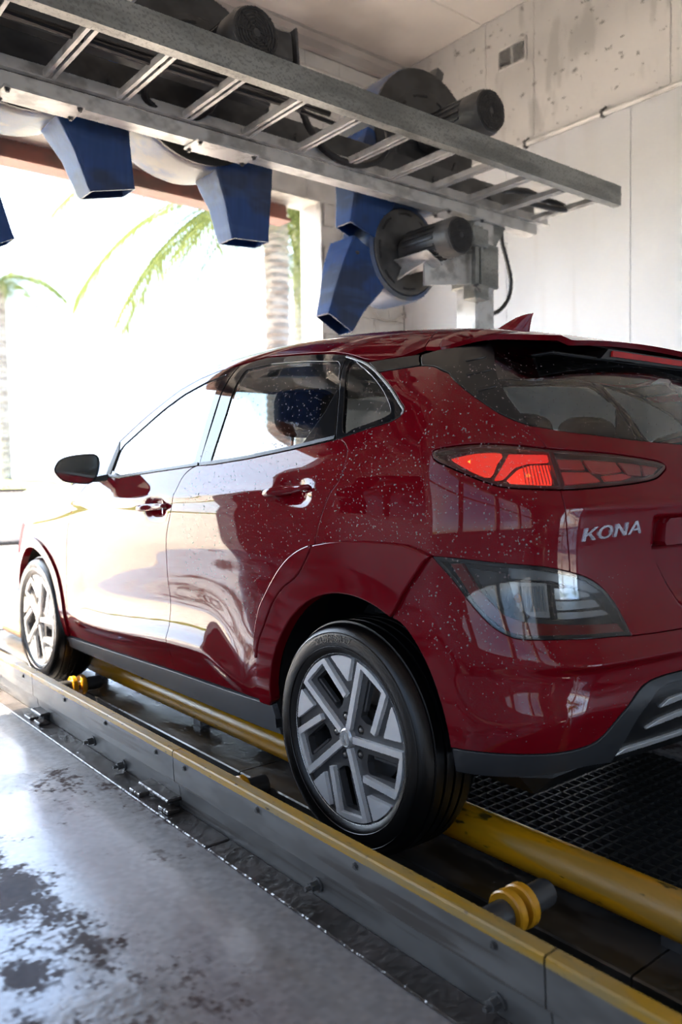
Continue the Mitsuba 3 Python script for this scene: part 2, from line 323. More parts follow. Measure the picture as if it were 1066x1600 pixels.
add(p+'__run', tube([(-3, YE-.03, 4.74), (0, YE-.03, 4.745), (2.2, YE-.03, 4.76), (2.75, YE-.03, 4.76), (3.05, YE-.03, 4.775), (3.32, YE-.03, 4.79), (XR-.02, YE-.03, 4.79)], .017, 10), 'white_paint')
h = thing('cream_hose', 'short cream hose sagging on the exit wall beside the lower blower', 'hose')
add(h+'__run', tube([(2.94, YE-.02, 2.74), (2.98, YE-.03, 2.66), (3.10, YE-.03, 2.60), (3.22, YE-.03, 2.60), (3.33, YE-.03, 2.64), (3.38, YE-.02, 2.67)], .010, 8), 'white_paint')
add(h+'__clip', box(3.365, 3.395, YE-.035, YE, 2.64, 2.70, .004), 'trim_paint', False)

# ------------------------------------------------------------------ dryer frame over the lane
ZG = 2.75; GX0, GX1 = -3.3, 2.33
g = thing('dryer_frame', 'grimy galvanised ladder frame on a post carrying the air dryers across the lane', 'metal frame')
CH = [(0, 0), (.055, 0), (.055, .008), (.010, .010), (.010, .112), (.055, .114), (.055, .122), (0, .122)]
def channel(y, z, x0, x1, h=.122, flip=1, fl=.055):
    s = h/.122; return extr([(y+flip*a*(fl/.055), z+b*s) for a, b in CH][::flip], 'x', x0, x1)
add(g+'__front_beam', channel(1.148, ZG, GX0, GX1), 'galvanised', False); tag(g+'__front_beam', 'deep grey channel beam nearest the viewer')
add(g+'__rear_rail', cat(box(GX0, 2.315, 1.675, 1.705, ZG, ZG+.006), box(GX0, 2.315, 1.698, 1.705, ZG, ZG+.06)), 'alu_white', False)
for k in range(12):
    x = -1.40+.3225*k
    add(g+'__rung', cat(box(x-.022, x-.007, 1.20, 1.682, ZG+.003, ZG+.008), box(x+.007, x+.022, 1.20, 1.682, ZG+.003, ZG+.008), box(x-.024, x-.020, 1.20, 1.682, ZG+.003, ZG+.034), box(x+.020, x+.024, 1.20, 1.682, ZG+.003, ZG+.034)), 'alu_white', False)
add(g+'__lower_channel', channel(1.70, ZG-.075, GX0, 2.20, .07, 1, .085), 'alu_white', False)
add(g+'__hanger_beam', channel(1.80, ZG+.06, GX0, 2.30, .16, 1), 'dark_steel', False); tag(g+'__hanger_beam', 'dark soot-covered beam behind the ladder')
add(g+'__inner_beam', channel(1.55, ZG+.12, GX0, -.05, .09, 1), 'dark_steel', False)
for x in (-2.75, -1.10, -.22, 1.47):
    pl = add(g+'__clamp_plate', box(x-.17, x+.17, 1.655, 1.80, ZG-.088, ZG-.077, .002), 'alu_white', False)
    for sx in (-.15, .15):
        for y in (1.672, 1.782): add(pl+'__bolt', bolt((x+sx, y, ZG-.094), '-z', .009, .014), 'dark_steel', False)
for x in np.arange(-1.27, 2.2, .52): add(g+'__bolt', bolt((x, 1.795, ZG+.13), 'y', .024, .02), 'dark_steel', False)
MX0, MX1, MY0, MY1 = 1.595, 1.77, 1.70, 1.88
m = add(g+'__post', box(MX0, MX1, MY0, MY1, 0, ZG-.08, .012), 'alu_white', False)
add(g+'__post_sleeve', box(MX0-.012, MX1+.03, MY0-.012, MY1+.03, 2.26, 2.53, .008), 'galvanised', False)
add(g+'__post_head', extr([(MX0-.03, 2.53), (MX1+.03, 2.53), (MX1+.13, ZG-.078), (MX0-.03, ZG-.078)], 'y', MY0+.02, MY1), 'galvanised', False)
add(g+'__base_plate', box(MX0-.08, MX1+.08, MY0-.08, MY1+.08, 0, .015, .003), 'galvanised', False)
br = add(g+'__slide_bracket', cat(box(1.50, 1.535, 1.62, 1.66, 2.16, 2.60, .004), box(1.55, 1.575, 1.62, 1.66, 2.16, 2.60, .004), box(1.47, 1.60, 1.60, 1.70, 2.15, 2.24, .006), box(1.46, 1.60, 1.60, 1.70, 2.47, 2.58, .006)), 'galvanised', False)
add(br+'__lever', tube([(1.50, 1.58, 2.19), (1.45, 1.55, 2.185), (1.42, 1.55, 2.20), (1.44, 1.55, 2.215), (1.40, 1.55, 2.205)], .007, 6), 'dark_steel')
add(g+'__arm_plate', extr([(1.14, 2.20), (1.60, 2.27), (1.60, 2.45), (1.14, 2.40)], 'y', 1.70, 1.715), 'alu_white', False)

# blowers: local frame, drum centre at the origin, axis along y, nozzle hanging on the +x side
DR = .435
def ring_section(pts_list):
    """loft closed polylines of equal length"""
    n = len(pts_list[0]); v = np.vstack(pts_list); f = []
    for i in range(len(pts_list)-1):
        for j in range(n):
            a, b = i*n+j, i*n+(j+1) % n; f += [[a, b, b+n], [a, b+n, a+n]]
    return trimesh.Trimesh(v, f, process=False)
def rrect(x0, x1, y0, y1, z, r=.018, n=5):
    out = []
    for cx, cy, a0 in ((x1-r, y1-r, 0), (x0+r, y1-r, 90), (x0+r, y0+r, 180), (x1-r, y0+r, 270)):
        for k in range(n):
            a = math.radians(a0+90*k/(n-1)); out.append((cx+r*math.cos(a), cy+r*math.sin(a), z))
    return np.array(out)
def nozzle_shells():
    S = [(.03, .435, -.16, .12, -.18), (.045, .430, -.16, .10, -.34), (.085, .415, -.155, .07, -.48), (.115, .40, -.15, .04, -.58), (.135, .375, -.15, .015, -.74), (.14, .375, -.15, .0, -.765)]
    o = [rrect(*s[:4], s[4]) for s in S]; i = [rrect(s[0]+.008, s[1]-.008, s[2]+.008, s[3]-.008, s[4], .012) for s in S[::-1]]
    return ring_section(o+i[:1]), ring_section(o[-1:]+i[:1]), ring_section(i)
NZ = nozzle_shells()
def arc_tube(R, a0, a1, y, r): return tube([(R*math.cos(a), y, R*math.sin(a)) for a in np.radians(np.linspace(a0, a1, 16))], r, 6, 3)
drum = lathe([(DR-.052, -.168), (DR-.05, -.17), (DR-.015, -.16), (DR, -.13), (DR, .13), (DR-.015, .16), (DR-.05, .17), (.001, .17)], 'y', 64)
flange = cat(lathe([(.10, -.180), (.285, -.180), (.30, -.172), (.30, -.165), (.10, -.165)], 'y', 56))
motor = cat(lathe([(.001, -.70), (.095, -.70), (.118, -.69), (.128, -.66), (.128, -.56), (.115, -.555), (.115, -.24), (.09, -.22), (.09, -.18)], 'y', 40), *[box(-.006, .006, -.55, -.25, .10, .128).apply_transform(trimesh.transformations.rotation_matrix(math.radians(a), [0, 1, 0])) for a in range(0, 360, 20)])
grille = cat(*[lathe([(r, -.703), (r+.006, -.706), (r+.012, -.703)], 'y', 32) for r in (.02, .036, .052, .068, .084, .10)], *[box(-.004, .004, -.706, -.701, .02, .112).apply_transform(trimesh.transformations.rotation_matrix(math.radians(a), [0, 1, 0])) for a in range(0, 360, 45)])
junction = cat(box(.125, .25, -.64, -.48, -.05, .09, .012), box(.262, .275, -.65, -.45, -.06, .11, .004), box(.11, .15, -.60, -.50, -.02, .06))
cradle = cat(box(-.085, .085, -.52, -.19, -.138, -.129, .003), extr([(-.46, -.137), (-.20, -.137), (-.20, -.24)], 'x', -.006, .006))
def blower(x, y, z, lean, side, label, jb=True, colour='dark_paint', flange_mat='dark_paint', cr=False, sc=1.0, fr=.012, ds=1.0):
    b = thing('blower', label, 'blower', 'air blowers on the dryer frame')
    M = trimesh.transformations.translation_matrix((x, y, z)) @ rotY(lean)
    if side < 0: M = M @ np.diag([-1, 1, 1, 1])
    M = M @ np.diag([sc, sc, sc, 1])
    def put(n, mesh, mat, sm=35):
        q = mesh.copy(); q.apply_transform(M)
        return add(b+n, q, mat, sm)
    put('__nozzle', NZ[0], 'blue'); k = put('__nozzle__rim', NZ[1], 'blue_rim'); put('__nozzle__lining', NZ[2], 'blue')
    for px, pz in ((.06, -.27), (.36, -.27)): put('__nozzle__bolt', bolt((px, -.165, pz), 'y', .009, .01), 'dark_steel', False)
    put('__housing', drum.copy().apply_transform(np.diag([ds, 1, ds, 1])), colour); put('__face_plate', lathe([(.001, -.1725), (DR-fr, -.1725), (DR-fr, -.150), (.001, -.150)], 'y', 56).apply_transform(np.diag([ds, 1, ds, 1])), flange_mat); put('__flange', flange, flange_mat, 30)
    for a in range(0, 360, 45):
        put('__flange__slot', arc_tube(.262, a, a+26, -.181, .007), 'black_matte')
    put('__motor', motor, 'dark_steel'); put('__motor__fan_grille', grille, 'black_matte')
    if jb: put('__motor__junction_box', junction, 'dark_steel', False)
    if cr: put('__motor_cradle', cradle, 'alu_white', False)
    put('__hanger', box(-.03, .03, -.14, .14, DR-.02, DR+.08), 'dark_steel', False)
    return b
blower(-1.735, 2.07, 2.60, -26, 1, 'blue air blower nozzle cut off by the left edge of the photo', jb=False, sc=.87, colour='blue_worn')
blower(-1.13, 2.07, 3.12, -14, 1, 'blue air blower second from the left, its tapered nozzle pointing down right', colour='blue_worn')
blower(-.24, 2.07, 3.08, -4, 1, 'blue air blower whose nozzle hangs upright before the palm trunk', colour='blue_worn')
blower(1.36, 2.07, 3.16, 19, -1, 'blue air blower by the door jamb with a big dark drum above the beam', jb=False, colour='blue_worn')
blower(1.20, 2.07, 2.45, 28, -1, 'lowest blue air blower bolted to the post, motor on a pale cradle', jb=False, colour='blue_worn', flange_mat='dark_steel', cr=True, sc=.87, fr=.07, ds=.80)

# cables and hoses of the frame
rng = random.Random(9)
for i in range(7):
    y, z, r = 1.24+.035*i, ZG+.075+.012*(i % 3), .011+.003*(i % 2)
    pts = [(x, y+.012*math.sin(2.1*x+i), z-.02*math.sin(1.3*x+i*.9)-.02*(i % 2)) for x in np.linspace(-3.2, -.35+.11*i, 14)]
    c = thing('cable', ('black cable lying nearest the front beam', 'second black cable from the front beam', 'third black cable from the front beam', 'middle black cable of the bundle behind the front beam', 'third black cable from the inner side of the bundle', 'second black cable from the inner side of the bundle', 'innermost black cable of the bundle behind the front beam')[i], 'cable', 'cables lying in the dryer frame')
    add(c+'__run', tube(pts, r, 8, 4), 'rubber')
def cable(pts, r, label):
    c = thing('cable', label, 'cable', 'cables lying in the dryer frame'); add(c+'__run', tube(pts, r, 10, 8), 'rubber')
cable([(-.62, 1.40, 2.86), (-.66, 1.62, 2.84), (-.62, 1.70, 2.79), (-.48, 1.72, 2.77), (-.36, 1.68, 2.79), (-.33, 1.58, 2.86), (-.45, 1.5, 2.98)], .017, 'black cable loop hanging between the first rungs at the left')
cable([(.16, 1.62, 3.05), (.24, 1.68, 2.96), (.34, 1.68, 2.83), (.47, 1.66, 2.765), (.62, 1.64, 2.768), (.735, 1.62, 2.83), (.73, 1.56, 2.93), (.58, 1.5, 2.985), (.40, 1.45, 2.97)], .019, 'thick black cable loop hanging through the middle rungs')
cable([(1.60, 1.62, 2.83), (1.78, 1.58, 2.86), (2.0, 1.52, 2.83), (2.12, 1.46, 2.80), (2.13, 1.42, 2.76), (2.02, 1.45, 2.755), (1.85, 1.5, 2.77)], .018, 'black cable coil resting at the right end of the frame')
cable([(1.62, 1.5, 2.80), (1.85, 1.5, 2.835), (2.03, 1.5, 2.81)], .020, 'short straight black cable above the coil at the right end of the frame')
cable([(1.93, 1.78, 2.70), (1.94, 1.78, 2.60), (1.99, 1.78, 2.48), (2.04, 1.79, 2.36), (2.02, 1.80, 2.24), (1.93, 1.82, 2.15), (1.80, 1.83, 2.13), (1.76, 1.83, 2.13)], .014, 'black hose curving from the frame down into the right side of the post')

# ------------------------------------------------------------------ conveyor
CY0, CY1 = -3.55, 4.25
cur = thing('guide_rail', 'low grey steel guide rail with a worn yellow top edge left of the car', 'guide rail')
PROF = [(-1.100, 0), (-1.104, 0), (-1.118, .090), (-1.134, .100), (-1.138, .190), (-1.134, .200), (-1.102, .200), (-1.102, .176), (-1.106, .176), (-1.106, .194), (-1.130, .194), (-1.128, .102), (-1.112, .092)]
seams = [CY0, -2.3, -.88, .58, 1.95, 3.1, CY1]
for a, b in zip(seams[:-1], seams[1:]):
    m = extr([(p[0], p[1]) for p in PROF], 'y', a+.0025, b-.0025)
    s = add(cur+'__segment', m, 'rail', 25)
    add(s+'__top_edge', extr([(-1.1365, .2005), (-1.101, .2005), (-1.101, .2035), (-1.134, .2035), (-1.1385, .200), (-1.1395, .184), (-1.1385, .184)], 'y', a+.0025, b-.0025), 'lip', 30)
    for y in np.arange(a+.12, b-.05, .42): add(s+'__bolt', bolt((-1.141, y, .168), 'x', .006, .006), 'dark_steel', False)
for y, z in ((1.30, .05), (1.02, .03), (-.16, .045), (-.75, .04), (2.6, .05)): add(cur+'__anchor_bolt', cat(bolt((-1.125, y, z), 'x', .013, .03), cyl((-1.12, y, z), (-1.155, y, z), .006, 8)), 'dark_steel', False)
fl = thing('edge_strip', 'dark wet steel strip lying on the floor along the foot of the guide rail', 'strip')
for a, b in ((CY0, .275), (.285, CY1)): add(fl+'__segment', box(-1.19, -1.106, a, b, 0, .008, .003), 'flange', False)
for (x0, x1, y0, y1, z1, lab) in ((-1.16, -1.10, .58, .80, .045, 'larger rusty floor bracket clamping the guide rail at a joint'), (-1.155, -1.108, 1.80, 1.93, .05, 'small dark floor bracket by the guide rail near the front wheel')):
    k = thing('floor_bracket', lab, 'bracket')
    add(k+'__plate', box(x0, x1, y0, y1, z1-.012, z1, .004), 'flange', False); add(k+'__web', box(x0+.02, x1, y0+.02, y0+.05, .006, z1-.01, .003), 'dark_steel', False)
    add(k+'__foot', box(x0-.015, x0+.03, y0-.03, y0+.04, .008, .022, .003), 'flange', False); add(k+'__pad', box(x0-.02, x0+.02, y1-.05, y1+.03, .008, .020, .003), 'flange', False)
tr = thing('roller_track', 'dark sunken steel track that the conveyor rollers run in', 'track')
add(tr+'__bed', cat(box(-1.10, -.80, CY0, CY1, -.30, -.28), box(-1.10, -1.085, CY0, CY1, -.28, -.002)), 'pit', False)
dk = thing('deck', 'dark wet steel deck plates under the left wheels', 'deck')
for a, b in zip([CY0, -2.3, -.84, .75, 2.32, CY1][:-1], [CY0, -2.3, -.84, .75, 2.32, CY1][1:]):
    add(dk+'__plate', extr([(-.785, -.10), (-.777, -.10), (-.777, -.010), (-.50, -.010), (-.50, 0), (-.780, 0), (-.785, -.004)], 'y', a+.003, b-.003), 'deck', 25)
pg = thing('pit_grate', 'pale yellow grating glimpsed in the pit under the deck edge', 'grating')
for k in range(6): add(pg+'__bar', box(-.800, -.795, 1.35, 2.5, -.20+.026*k, -.190+.026*k), 'grate_cream', False)
for k in range(32): add(pg+'__cross_bar', box(-.803, -.795, 1.35+.037*k, 1.362+.037*k, -.20, -.06), 'grate_cream', False)
pp = thing('guide_pipe', 'long yellow painted steel pipe guiding the wheels along the lane', 'pipe')
add(pp+'__tube', lathe([(.0555, 0), (.0555, CY1-CY0-.4)], 'y', 40, (-.605, CY0+.2, .075)), 'yellow_pipe')
for y in np.arange(CY0+.5, CY1-.3, 1.1): add(pp+'__bracket', box(-.63, -.58, y-.03, y+.03, .0005, .03), 'dark_steel', False)
RL = lathe([(.001, -.125), (.020, -.125), (.026, -.121), (.031, -.112), (.031, -.040)], 'x', 32)
def roller(x, y, z, lab):
    r = thing('conveyor_roller', lab, 'roller', 'rollers pushing the wheels')
    at_ = T().translate([x, y, z])
    def pu(n, m, mat, sm=30): scene[free(r+n)] = {**mikit.ply(m, 'm_'+mat, smooth=sm), 'to_world': at_}
    pu('__barrel', lathe([(.030, -.118), (.033, -.112), (.033, -.036), (.022, -.036), (.022, .036), (.033, .036), (.033, .112), (.030, .118), (.001, .118)], 'x', 32), 'roller_grey')
    pu('__end_cap', lathe([(.033, -.112), (.0335, -.116), (.030, -.122), (.019, -.123), (.018, -.10), (.001, -.10)], 'x', 32), 'roller_blue')
    for s in (-.022, .022): pu('__ring', lathe([(.024, s-.013), (.046, s-.013), (.050, s-.009), (.050, s+.009), (.046, s+.013), (.024, s+.013)], 'x', 40), 'yellow_ring')
roller(-.895, -.613, .094, 'grey conveyor roller with yellow rings just behind the rear wheel')
roller(-.905, .575, .010, 'yellow ringed conveyor roller half hidden by the rail ahead of the rear wheel')
roller(-.835, 2.20, .045, 'yellow ringed conveyor roller just behind the front wheel')
gr = thing('floor_grating', 'black moulded square mesh grating between the wheel lanes', 'grating')
for i in range(26): add(gr+'__bar', box(-.49+.0405*i-.004, -.49+.0405*i+.004, CY0, CY1, -.032, -.002, .0015), 'grating', False)
ny = int((CY1-CY0)/.0405)
for j in range(ny):
    y = CY0+.0405*(j+.5); add(gr+'__cross_bar', box(-.495, .535, y-.004, y+.004, -.032, -.0025), 'grating', False)
ZK=np.array([.10,.20,.28,.34,.42,.52,.62,.74,.86,.95,1.02,1.08,1.14,1.25,1.35,1.45,1.55,1.70])
SY=np.array([-.9,-.4,0.,.45,1.0,1.6,2.1,2.6,3.2,3.6])
SW=np.array([
[.76,.79,.82,.84,.85,.855,.853,.852,.850,.845,.835,.822,.80,.750,.70,.65,.60,.52],
[.76,.80,.835,.860,.872,.876,.874,.873,.872,.868,.860,.848,.828,.780,.732,.682,.63,.55],
[.74,.80,.84,.870,.885,.890,.888,.888,.892,.893,.888,.878,.858,.808,.758,.706,.655,.58],
[.74,.822,.850,.866,.880,.882,.878,.882,.893,.895,.887,.872,.850,.802,.757,.711,.662,.59],
[.74,.820,.848,.862,.876,.874,.870,.878,.892,.894,.884,.866,.845,.799,.756,.712,.664,.59],
[.74,.820,.848,.862,.876,.873,.869,.878,.890,.890,.877,.858,.838,.795,.753,.710,.662,.59],
[.74,.820,.848,.862,.874,.872,.868,.876,.886,.882,.864,.845,.825,.785,.745,.704,.658,.58],
[.74,.80,.84,.868,.884,.888,.888,.890,.884,.862,.835,.805,.78,.73,.68,.64,.60,.54],
[.66,.72,.77,.80,.815,.82,.815,.80,.775,.745,.71,.68,.65,.6,.56,.52,.48,.44],
[.50,.58,.64,.68,.70,.705,.70,.68,.65,.62,.6,.57,.55,.5,.46,.42,.38,.34]])
_zz=np.linspace(.10,1.70,161)
_T=np.array([PchipInterpolator(ZK,w)(_zz) for w in SW])          # stations x z
_yy=np.linspace(-.9,3.6,226)
_G=PchipInterpolator(SY,_T,axis=0)(_yy)                          # y x z
# soften along z and y a little

_G=gaussian_filter(_G,[6,1.6],mode='nearest')
def bil(G,y0,dy,z0,dz,y,z):
    a=np.clip((y-y0)/dy,0,G.shape[0]-1.001); b=np.clip((z-z0)/dz,0,G.shape[1]-1.001)
    i=a.astype(int); j=b.astype(int); s=a-i; t=b-j
    s=s*s*(3-2*s)*0+s; 
    return (G[i,j]*(1-s)+G[i+1,j]*s)*(1-t)+(G[i,j+1]*(1-s)+G[i+1,j+1]*s)*t

_GF=spline_filter(_G,3)
def sst(a,b,x):
    t=np.clip((x-a)/(b-a),0,1); return t*t*(3-2*t)
def Wside(y,z):
    y,z=np.broadcast_arrays(np.asarray(y,float),np.asarray(z,float))
    w=map_coordinates(_GF,[(y.ravel()+.9)/.02,(z.ravel()-.10)/.01],order=3,mode='nearest',prefilter=False).reshape(y.shape)
    # lower door ledge and scoop
    ff=sst(.42,.75,y)*(1-sst(1.95,2.2,y))
    zc=.405+.05*sst(1.9,.9,y)-.10*sst(.85,.45,y)
    w=w+ff*(.016*np.exp(-((z-zc)/.035)**2)-.012*np.exp(-((z-zc-.13)/.075)**2))
    # shoulder crease through handles
    zs=.985+.055*sst(2.0,.1,y)
    w=w+.006*np.exp(-((z-zs)/.02)**2)*sst(-.2,.3,y)*(1-sst(2.0,2.3,y))
    for yc,zc in ((.245,1.035),(1.16,.965)):
        w=w-.019*np.exp(-(np.abs((y-yc)/.070)**2)**1.3-(np.abs((z-zc)/.036)**2)**1.3)
    return w
RZ=np.array([.10,.20,.28,.34,.42,.50,.58,.64,.68,.74,.82,.90,.96,1.0,1.06,1.12,1.18,1.25,1.35,1.42,1.5,1.6,1.7])
RY=np.array([.40,.52,.61,.665,.70,.722,.732,.73,.715,.688,.668,.664,.668,.662,.645,.622,.586,.536,.460,.403,.34,.27,.20])
_R=PchipInterpolator(RZ,RY)
_rz=np.linspace(.1,1.7,321); _rr=gaussian_filter(_R(_rz),2.5)
def Rrear(x,z):
    ax=np.abs(x)
    edge=.365-.55*np.clip(.885-z,0,1)
    rec=sst(edge+.012,edge-.018,ax)*sst(.70,.76,z)*(.030*sst(.892,.878,z)+.012*sst(.972,.960,z))
    # bumper pocket
    pk=-.014*sst(.50,.56,z)*(1-sst(.60,.628,z))*sst(.86,.70,ax)+.012*np.exp(-((z-.628)/.014)**2)*sst(.80,.66,ax)
    # upper crease of the tailgate under the lamps
    cr=.008*np.exp(-((z-1.0)/.018)**2)*sst(.75,.60,ax)
    return np.interp(z,_rz,_rr)-(.14+.10*sst(1.0,1.3,z))*x*x-rec+pk*1.0+cr
FZ=np.array([.1,.3,.5,.65,.75,.85,.95,1.05,1.7]); FY=np.array([3.2,3.38,3.45,3.44,3.40,3.33,3.2,2.9,2.0])
_F=PchipInterpolator(FZ,FY)
def Ffront(x,z): return _F(z)-.22*x*x
TY=np.array([-.9,-.6,-.45,-.3,0,.4,.9,1.3,1.6,1.8,2.1,2.5,2.75,3.0,3.3,3.6])
TZ=np.array([1.33,1.435,1.478,1.512,1.563,1.602,1.618,1.602,1.562,1.503,1.345,1.115,1.02,.985,.91,.78])
_TT=PchipInterpolator(TY,TZ); _ty=np.linspace(-.9,3.6,451); _tt=gaussian_filter(_TT(_ty),5)
def Ztop(x,y): return np.interp(y,_ty,_tt)-.10*x*x-.12*x**4
def F(x,y,z):
    ax=np.abs(x)
    s=ax-Wside(y,z); r=-y-Rrear(x,z); f=y-Ffront(x,z); t=z-Ztop(x,y)
    kc=.17+.07*sst(.45,.6,z)-.12*sst(1.08,1.3,z)
    kt=.10*(1-sst(1.9,2.4,y))+.05
    def sm(a,b,k): return np.sqrt(np.maximum(a+k,0)**2+np.maximum(b+k,0)**2)+np.minimum(np.maximum(a,b)+k,0)-k
    v=sm(s,r,kc); v=sm(v,f,.22); v=sm(v,t,kt)
    return v
XC,YC,RC=-.55,-.25,.40
YCF=2.95
U0=YC-RC*np.pi/2+XC; U1=YCF+RC*np.pi/2-XC   # u of the rear and of the front middle
UC=YC-RC*np.pi/2         # u where rear starts
def ray_uz(u):
    """origin and direction of the param ray for left half: u<=... returns ox,oy,dx,dy"""
    u=np.asarray(u,float)
    phi=np.clip((YC-u)/RC,0,np.pi/2); phf=np.clip((u-YCF)/RC,0,np.pi/2)
    dx=-np.cos(phi)*np.cos(phf); dy=-np.sin(phi)+np.sin(phf)
    oy=np.clip(u,YC,YCF); ox=XC+np.maximum(UC-u,0)+np.maximum(u-YCF-RC*np.pi/2,0)
    return ox,oy,dx,dy
def solve(ox,oy,oz,dx,dy,dz,tmax=1.2,n=28):
    lo=np.zeros(np.broadcast(ox,oz).shape); hi=lo+tmax
    for _ in range(n):
        m=(lo+hi)/2
        inside=F(ox+m*dx,oy+m*dy,oz+m*dz)<0
        lo=np.where(inside,m,lo); hi=np.where(inside,hi,m)
    return (lo+hi)/2
def Puz(u,z):
    u,z=np.broadcast_arrays(np.asarray(u,float),np.asarray(z,float))
    fr=u<U0; ff=u>U1; u=np.where(fr,2*U0-u,np.where(ff,2*U1-u,u))
    ox,oy,dx,dy=ray_uz(u); t=solve(ox,oy,z,dx,dy,0*z)
    return np.stack([(ox+t*dx)*np.where(fr|ff,-1,1),oy+t*dy,z],-1)
def Pxy(x,y):
    x,y=np.broadcast_arrays(np.asarray(x,float),np.asarray(y,float))
    t=solve(x,y,.7+0*x,0*x,0*x,1+0*x,tmax=1.2)
    return np.stack([x,y,.7+t],-1)
def grad(P,e=2e-3):
    x,y,z=P[...,0],P[...,1],P[...,2]
    g=np.stack([F(x+e,y,z)-F(x-e,y,z),F(x,y+e,z)-F(x,y-e,z),F(x,y,z+e)-F(x,y,z-e)],-1)
    return g/np.linalg.norm(g,axis=-1,keepdims=True)
def uz_of(p):
    x,y,z=p
    # inverse of ray param for left half / rear
    if y>=YC and y<=YCF and x<XC+.3: return (y,z)
    if y<YC:
        if x>=XC: return (UC-(x-XC),z)
        return (YC-RC*np.arctan2(YC-y,XC-x),z)
    if x>=XC: return (YCF+RC*np.pi/2+(x-XC),z)
    return (YCF+RC*np.arctan2(y-YCF,XC-x),z)
# ------------------------------------------------------------------ the car: panels cut from one smooth body
car = thing('car', 'wet dark red hatchback with lit tail lamps standing on the conveyor', 'car')
MIRX = T().scale([-1, 1, 1])
def mir(u): return 2*U0-np.asarray(u)
def mirpoly(half, c=None):
    """a polyline of the left half (ending at the middle) closed by its mirror image"""
    h = np.asarray(half, float); r = h[::-1].copy(); r[:, 0] = 2*(U0 if c is None else c)-r[:, 0]
    return np.vstack([h, r])
def sm(p, n=5): return catmull(p, n)
def resample(ring, h):
    ring = np.asarray(ring); L = LineString(ring); out = []
    # keep sharp corners, even spacing between them
    P_ = ring[:-1]; a = np.roll(P_, 1, 0)-P_; b = np.roll(P_, -1, 0)-P_
    ca = (a*b).sum(1)/(np.linalg.norm(a, axis=1)*np.linalg.norm(b, axis=1)+1e-12)
    corner = np.nonzero(ca > -.82)[0]
    if len(corner) == 0: corner = np.array([0])
    for i, c in enumerate(corner):
        e = corner[(i+1) % len(corner)]; idx = [c]; k = c
        while True:
            k = (k+1) % len(P_); idx.append(k)
            if k == e: break
        seg = P_[idx]; d = np.r_[0, np.cumsum(np.linalg.norm(np.diff(seg, axis=0), axis=1))]
        n = max(1, int(round(d[-1]/h))); s = np.linspace(0, d[-1], n+1)[:-1]
        out.append(np.stack([np.interp(s, d, seg[:, 0]), np.interp(s, d, seg[:, 1])], 1))
    return np.vstack(out)
def panel(poly, holes=(), off=0.0, gap=.0025, lip=.014, h=.016, top=False, rnd=.0016, hole_gap=None, cell=None):
    """a sheet of the body between the given cut lines, with rounded, turned-in edges. Returns mesh, normals."""
    pg = Polygon(poly).buffer(0)
    for q in holes: pg = pg.difference(Polygon(q).buffer(gap if hole_gap is None else hole_gap))
    pg = pg.buffer(-gap, join_style='mitre')
    if pg.geom_type == 'MultiPolygon': pg = max(pg.geoms, key=lambda g: g.area)
    rings = [resample(np.array(r.coords), h) for r in [pg.exterior, *pg.interiors] if r.length > 3*h]
    x0, y0, x1, y1 = pg.bounds
    g = np.stack(np.meshgrid(np.arange(x0, x1, h), np.arange(y0, y1, h)), -1).reshape(-1, 2); g[:, 0] += (np.round((g[:, 1]-y0)/h) % 2)*h*.5
    inner = pg.buffer(-.6*h)
    g = g[shapely.contains_xy(inner, g[:, 0], g[:, 1])] if not inner.is_empty else g[:0]
    pts = np.vstack(rings+[g]); tri = Delaunay(pts).simplices
    c = pts[tri].mean(1); grow = pg.buffer(1e-4); tri = tri[shapely.contains_xy(grow, c[:, 0], c[:, 1])]
    a = pts[tri]; ar = np.cross(a[:, 1]-a[:, 0], a[:, 2]-a[:, 0]); tri = tri[np.abs(ar) > 1e-9]
    P0 = Pxy(pts[:, 0], pts[:, 1]) if top else Puz(pts[:, 0], pts[:, 1])
    N = grad(P0); P3 = P0+N*off
    t3 = P3[tri]; fl = (np.cross(t3[:, 1]-t3[:, 0], t3[:, 2]-t3[:, 0])*N[tri].mean(1)).sum(1) < 0
    tri = np.where(fl[:, None], tri[:, ::-1], tri)
    V, NN, Fs = [P3], [N], [tri]; base = len(P3); o = 0
    if lip > 0:
        for r in rings:
            n = len(r); p = P3[o:o+n]; nn = N[o:o+n]
            tg = np.roll(p, -1, 0)-np.roll(p, 1, 0); tg /= np.linalg.norm(tg, axis=1, keepdims=True)+1e-12
            out = np.cross(tg, nn); out /= np.linalg.norm(out, axis=1, keepdims=True)+1e-12
            mid = (pts[o:o+n]+0); 
            # outward means away from the sheet: test in the cutting plane
            d2 = np.roll(r, -1, 0)-np.roll(r, 1, 0); s2 = np.stack([d2[:, 1], -d2[:, 0]], 1); s2 /= np.linalg.norm(s2, axis=1, keepdims=True)+1e-12
            tst = shapely.contains_xy(pg, r[:, 0]+s2[:, 0]*1e-3, r[:, 1]+s2[:, 1]*1e-3).mean() > .5
            q = (Pxy if top else Puz)(r[:, 0]+s2[:, 0]*2e-3, r[:, 1]+s2[:, 1]*2e-3)-P0[o:o+n]
            sg = np.sign((q*out).sum(1).mean())*(-1 if tst else 1); out = out*sg
            rows = [(p+out*rnd*.7-nn*rnd*.3, nn*.7+out*.7), (p+out*rnd-nn*rnd, out), (p+out*rnd-nn*lip, out)]
            b0 = base
            prev = np.arange(o, o+n)
            for k, (pp, vn) in enumerate(rows):
                V.append(pp); NN.append(vn/np.linalg.norm(vn, axis=1, keepdims=True)); cur_ = np.arange(base, base+n); base += n
                for i in range(n):
                    j = (i+1) % n; A, Bq, C, D = prev[i], prev[j], cur_[j], cur_[i]
                    Fs.append(np.array([[A, Bq, C], [A, C, D]]))
                prev = cur_
            o += n
    return (np.vstack(V), np.vstack(Fs)), np.vstack(NN)
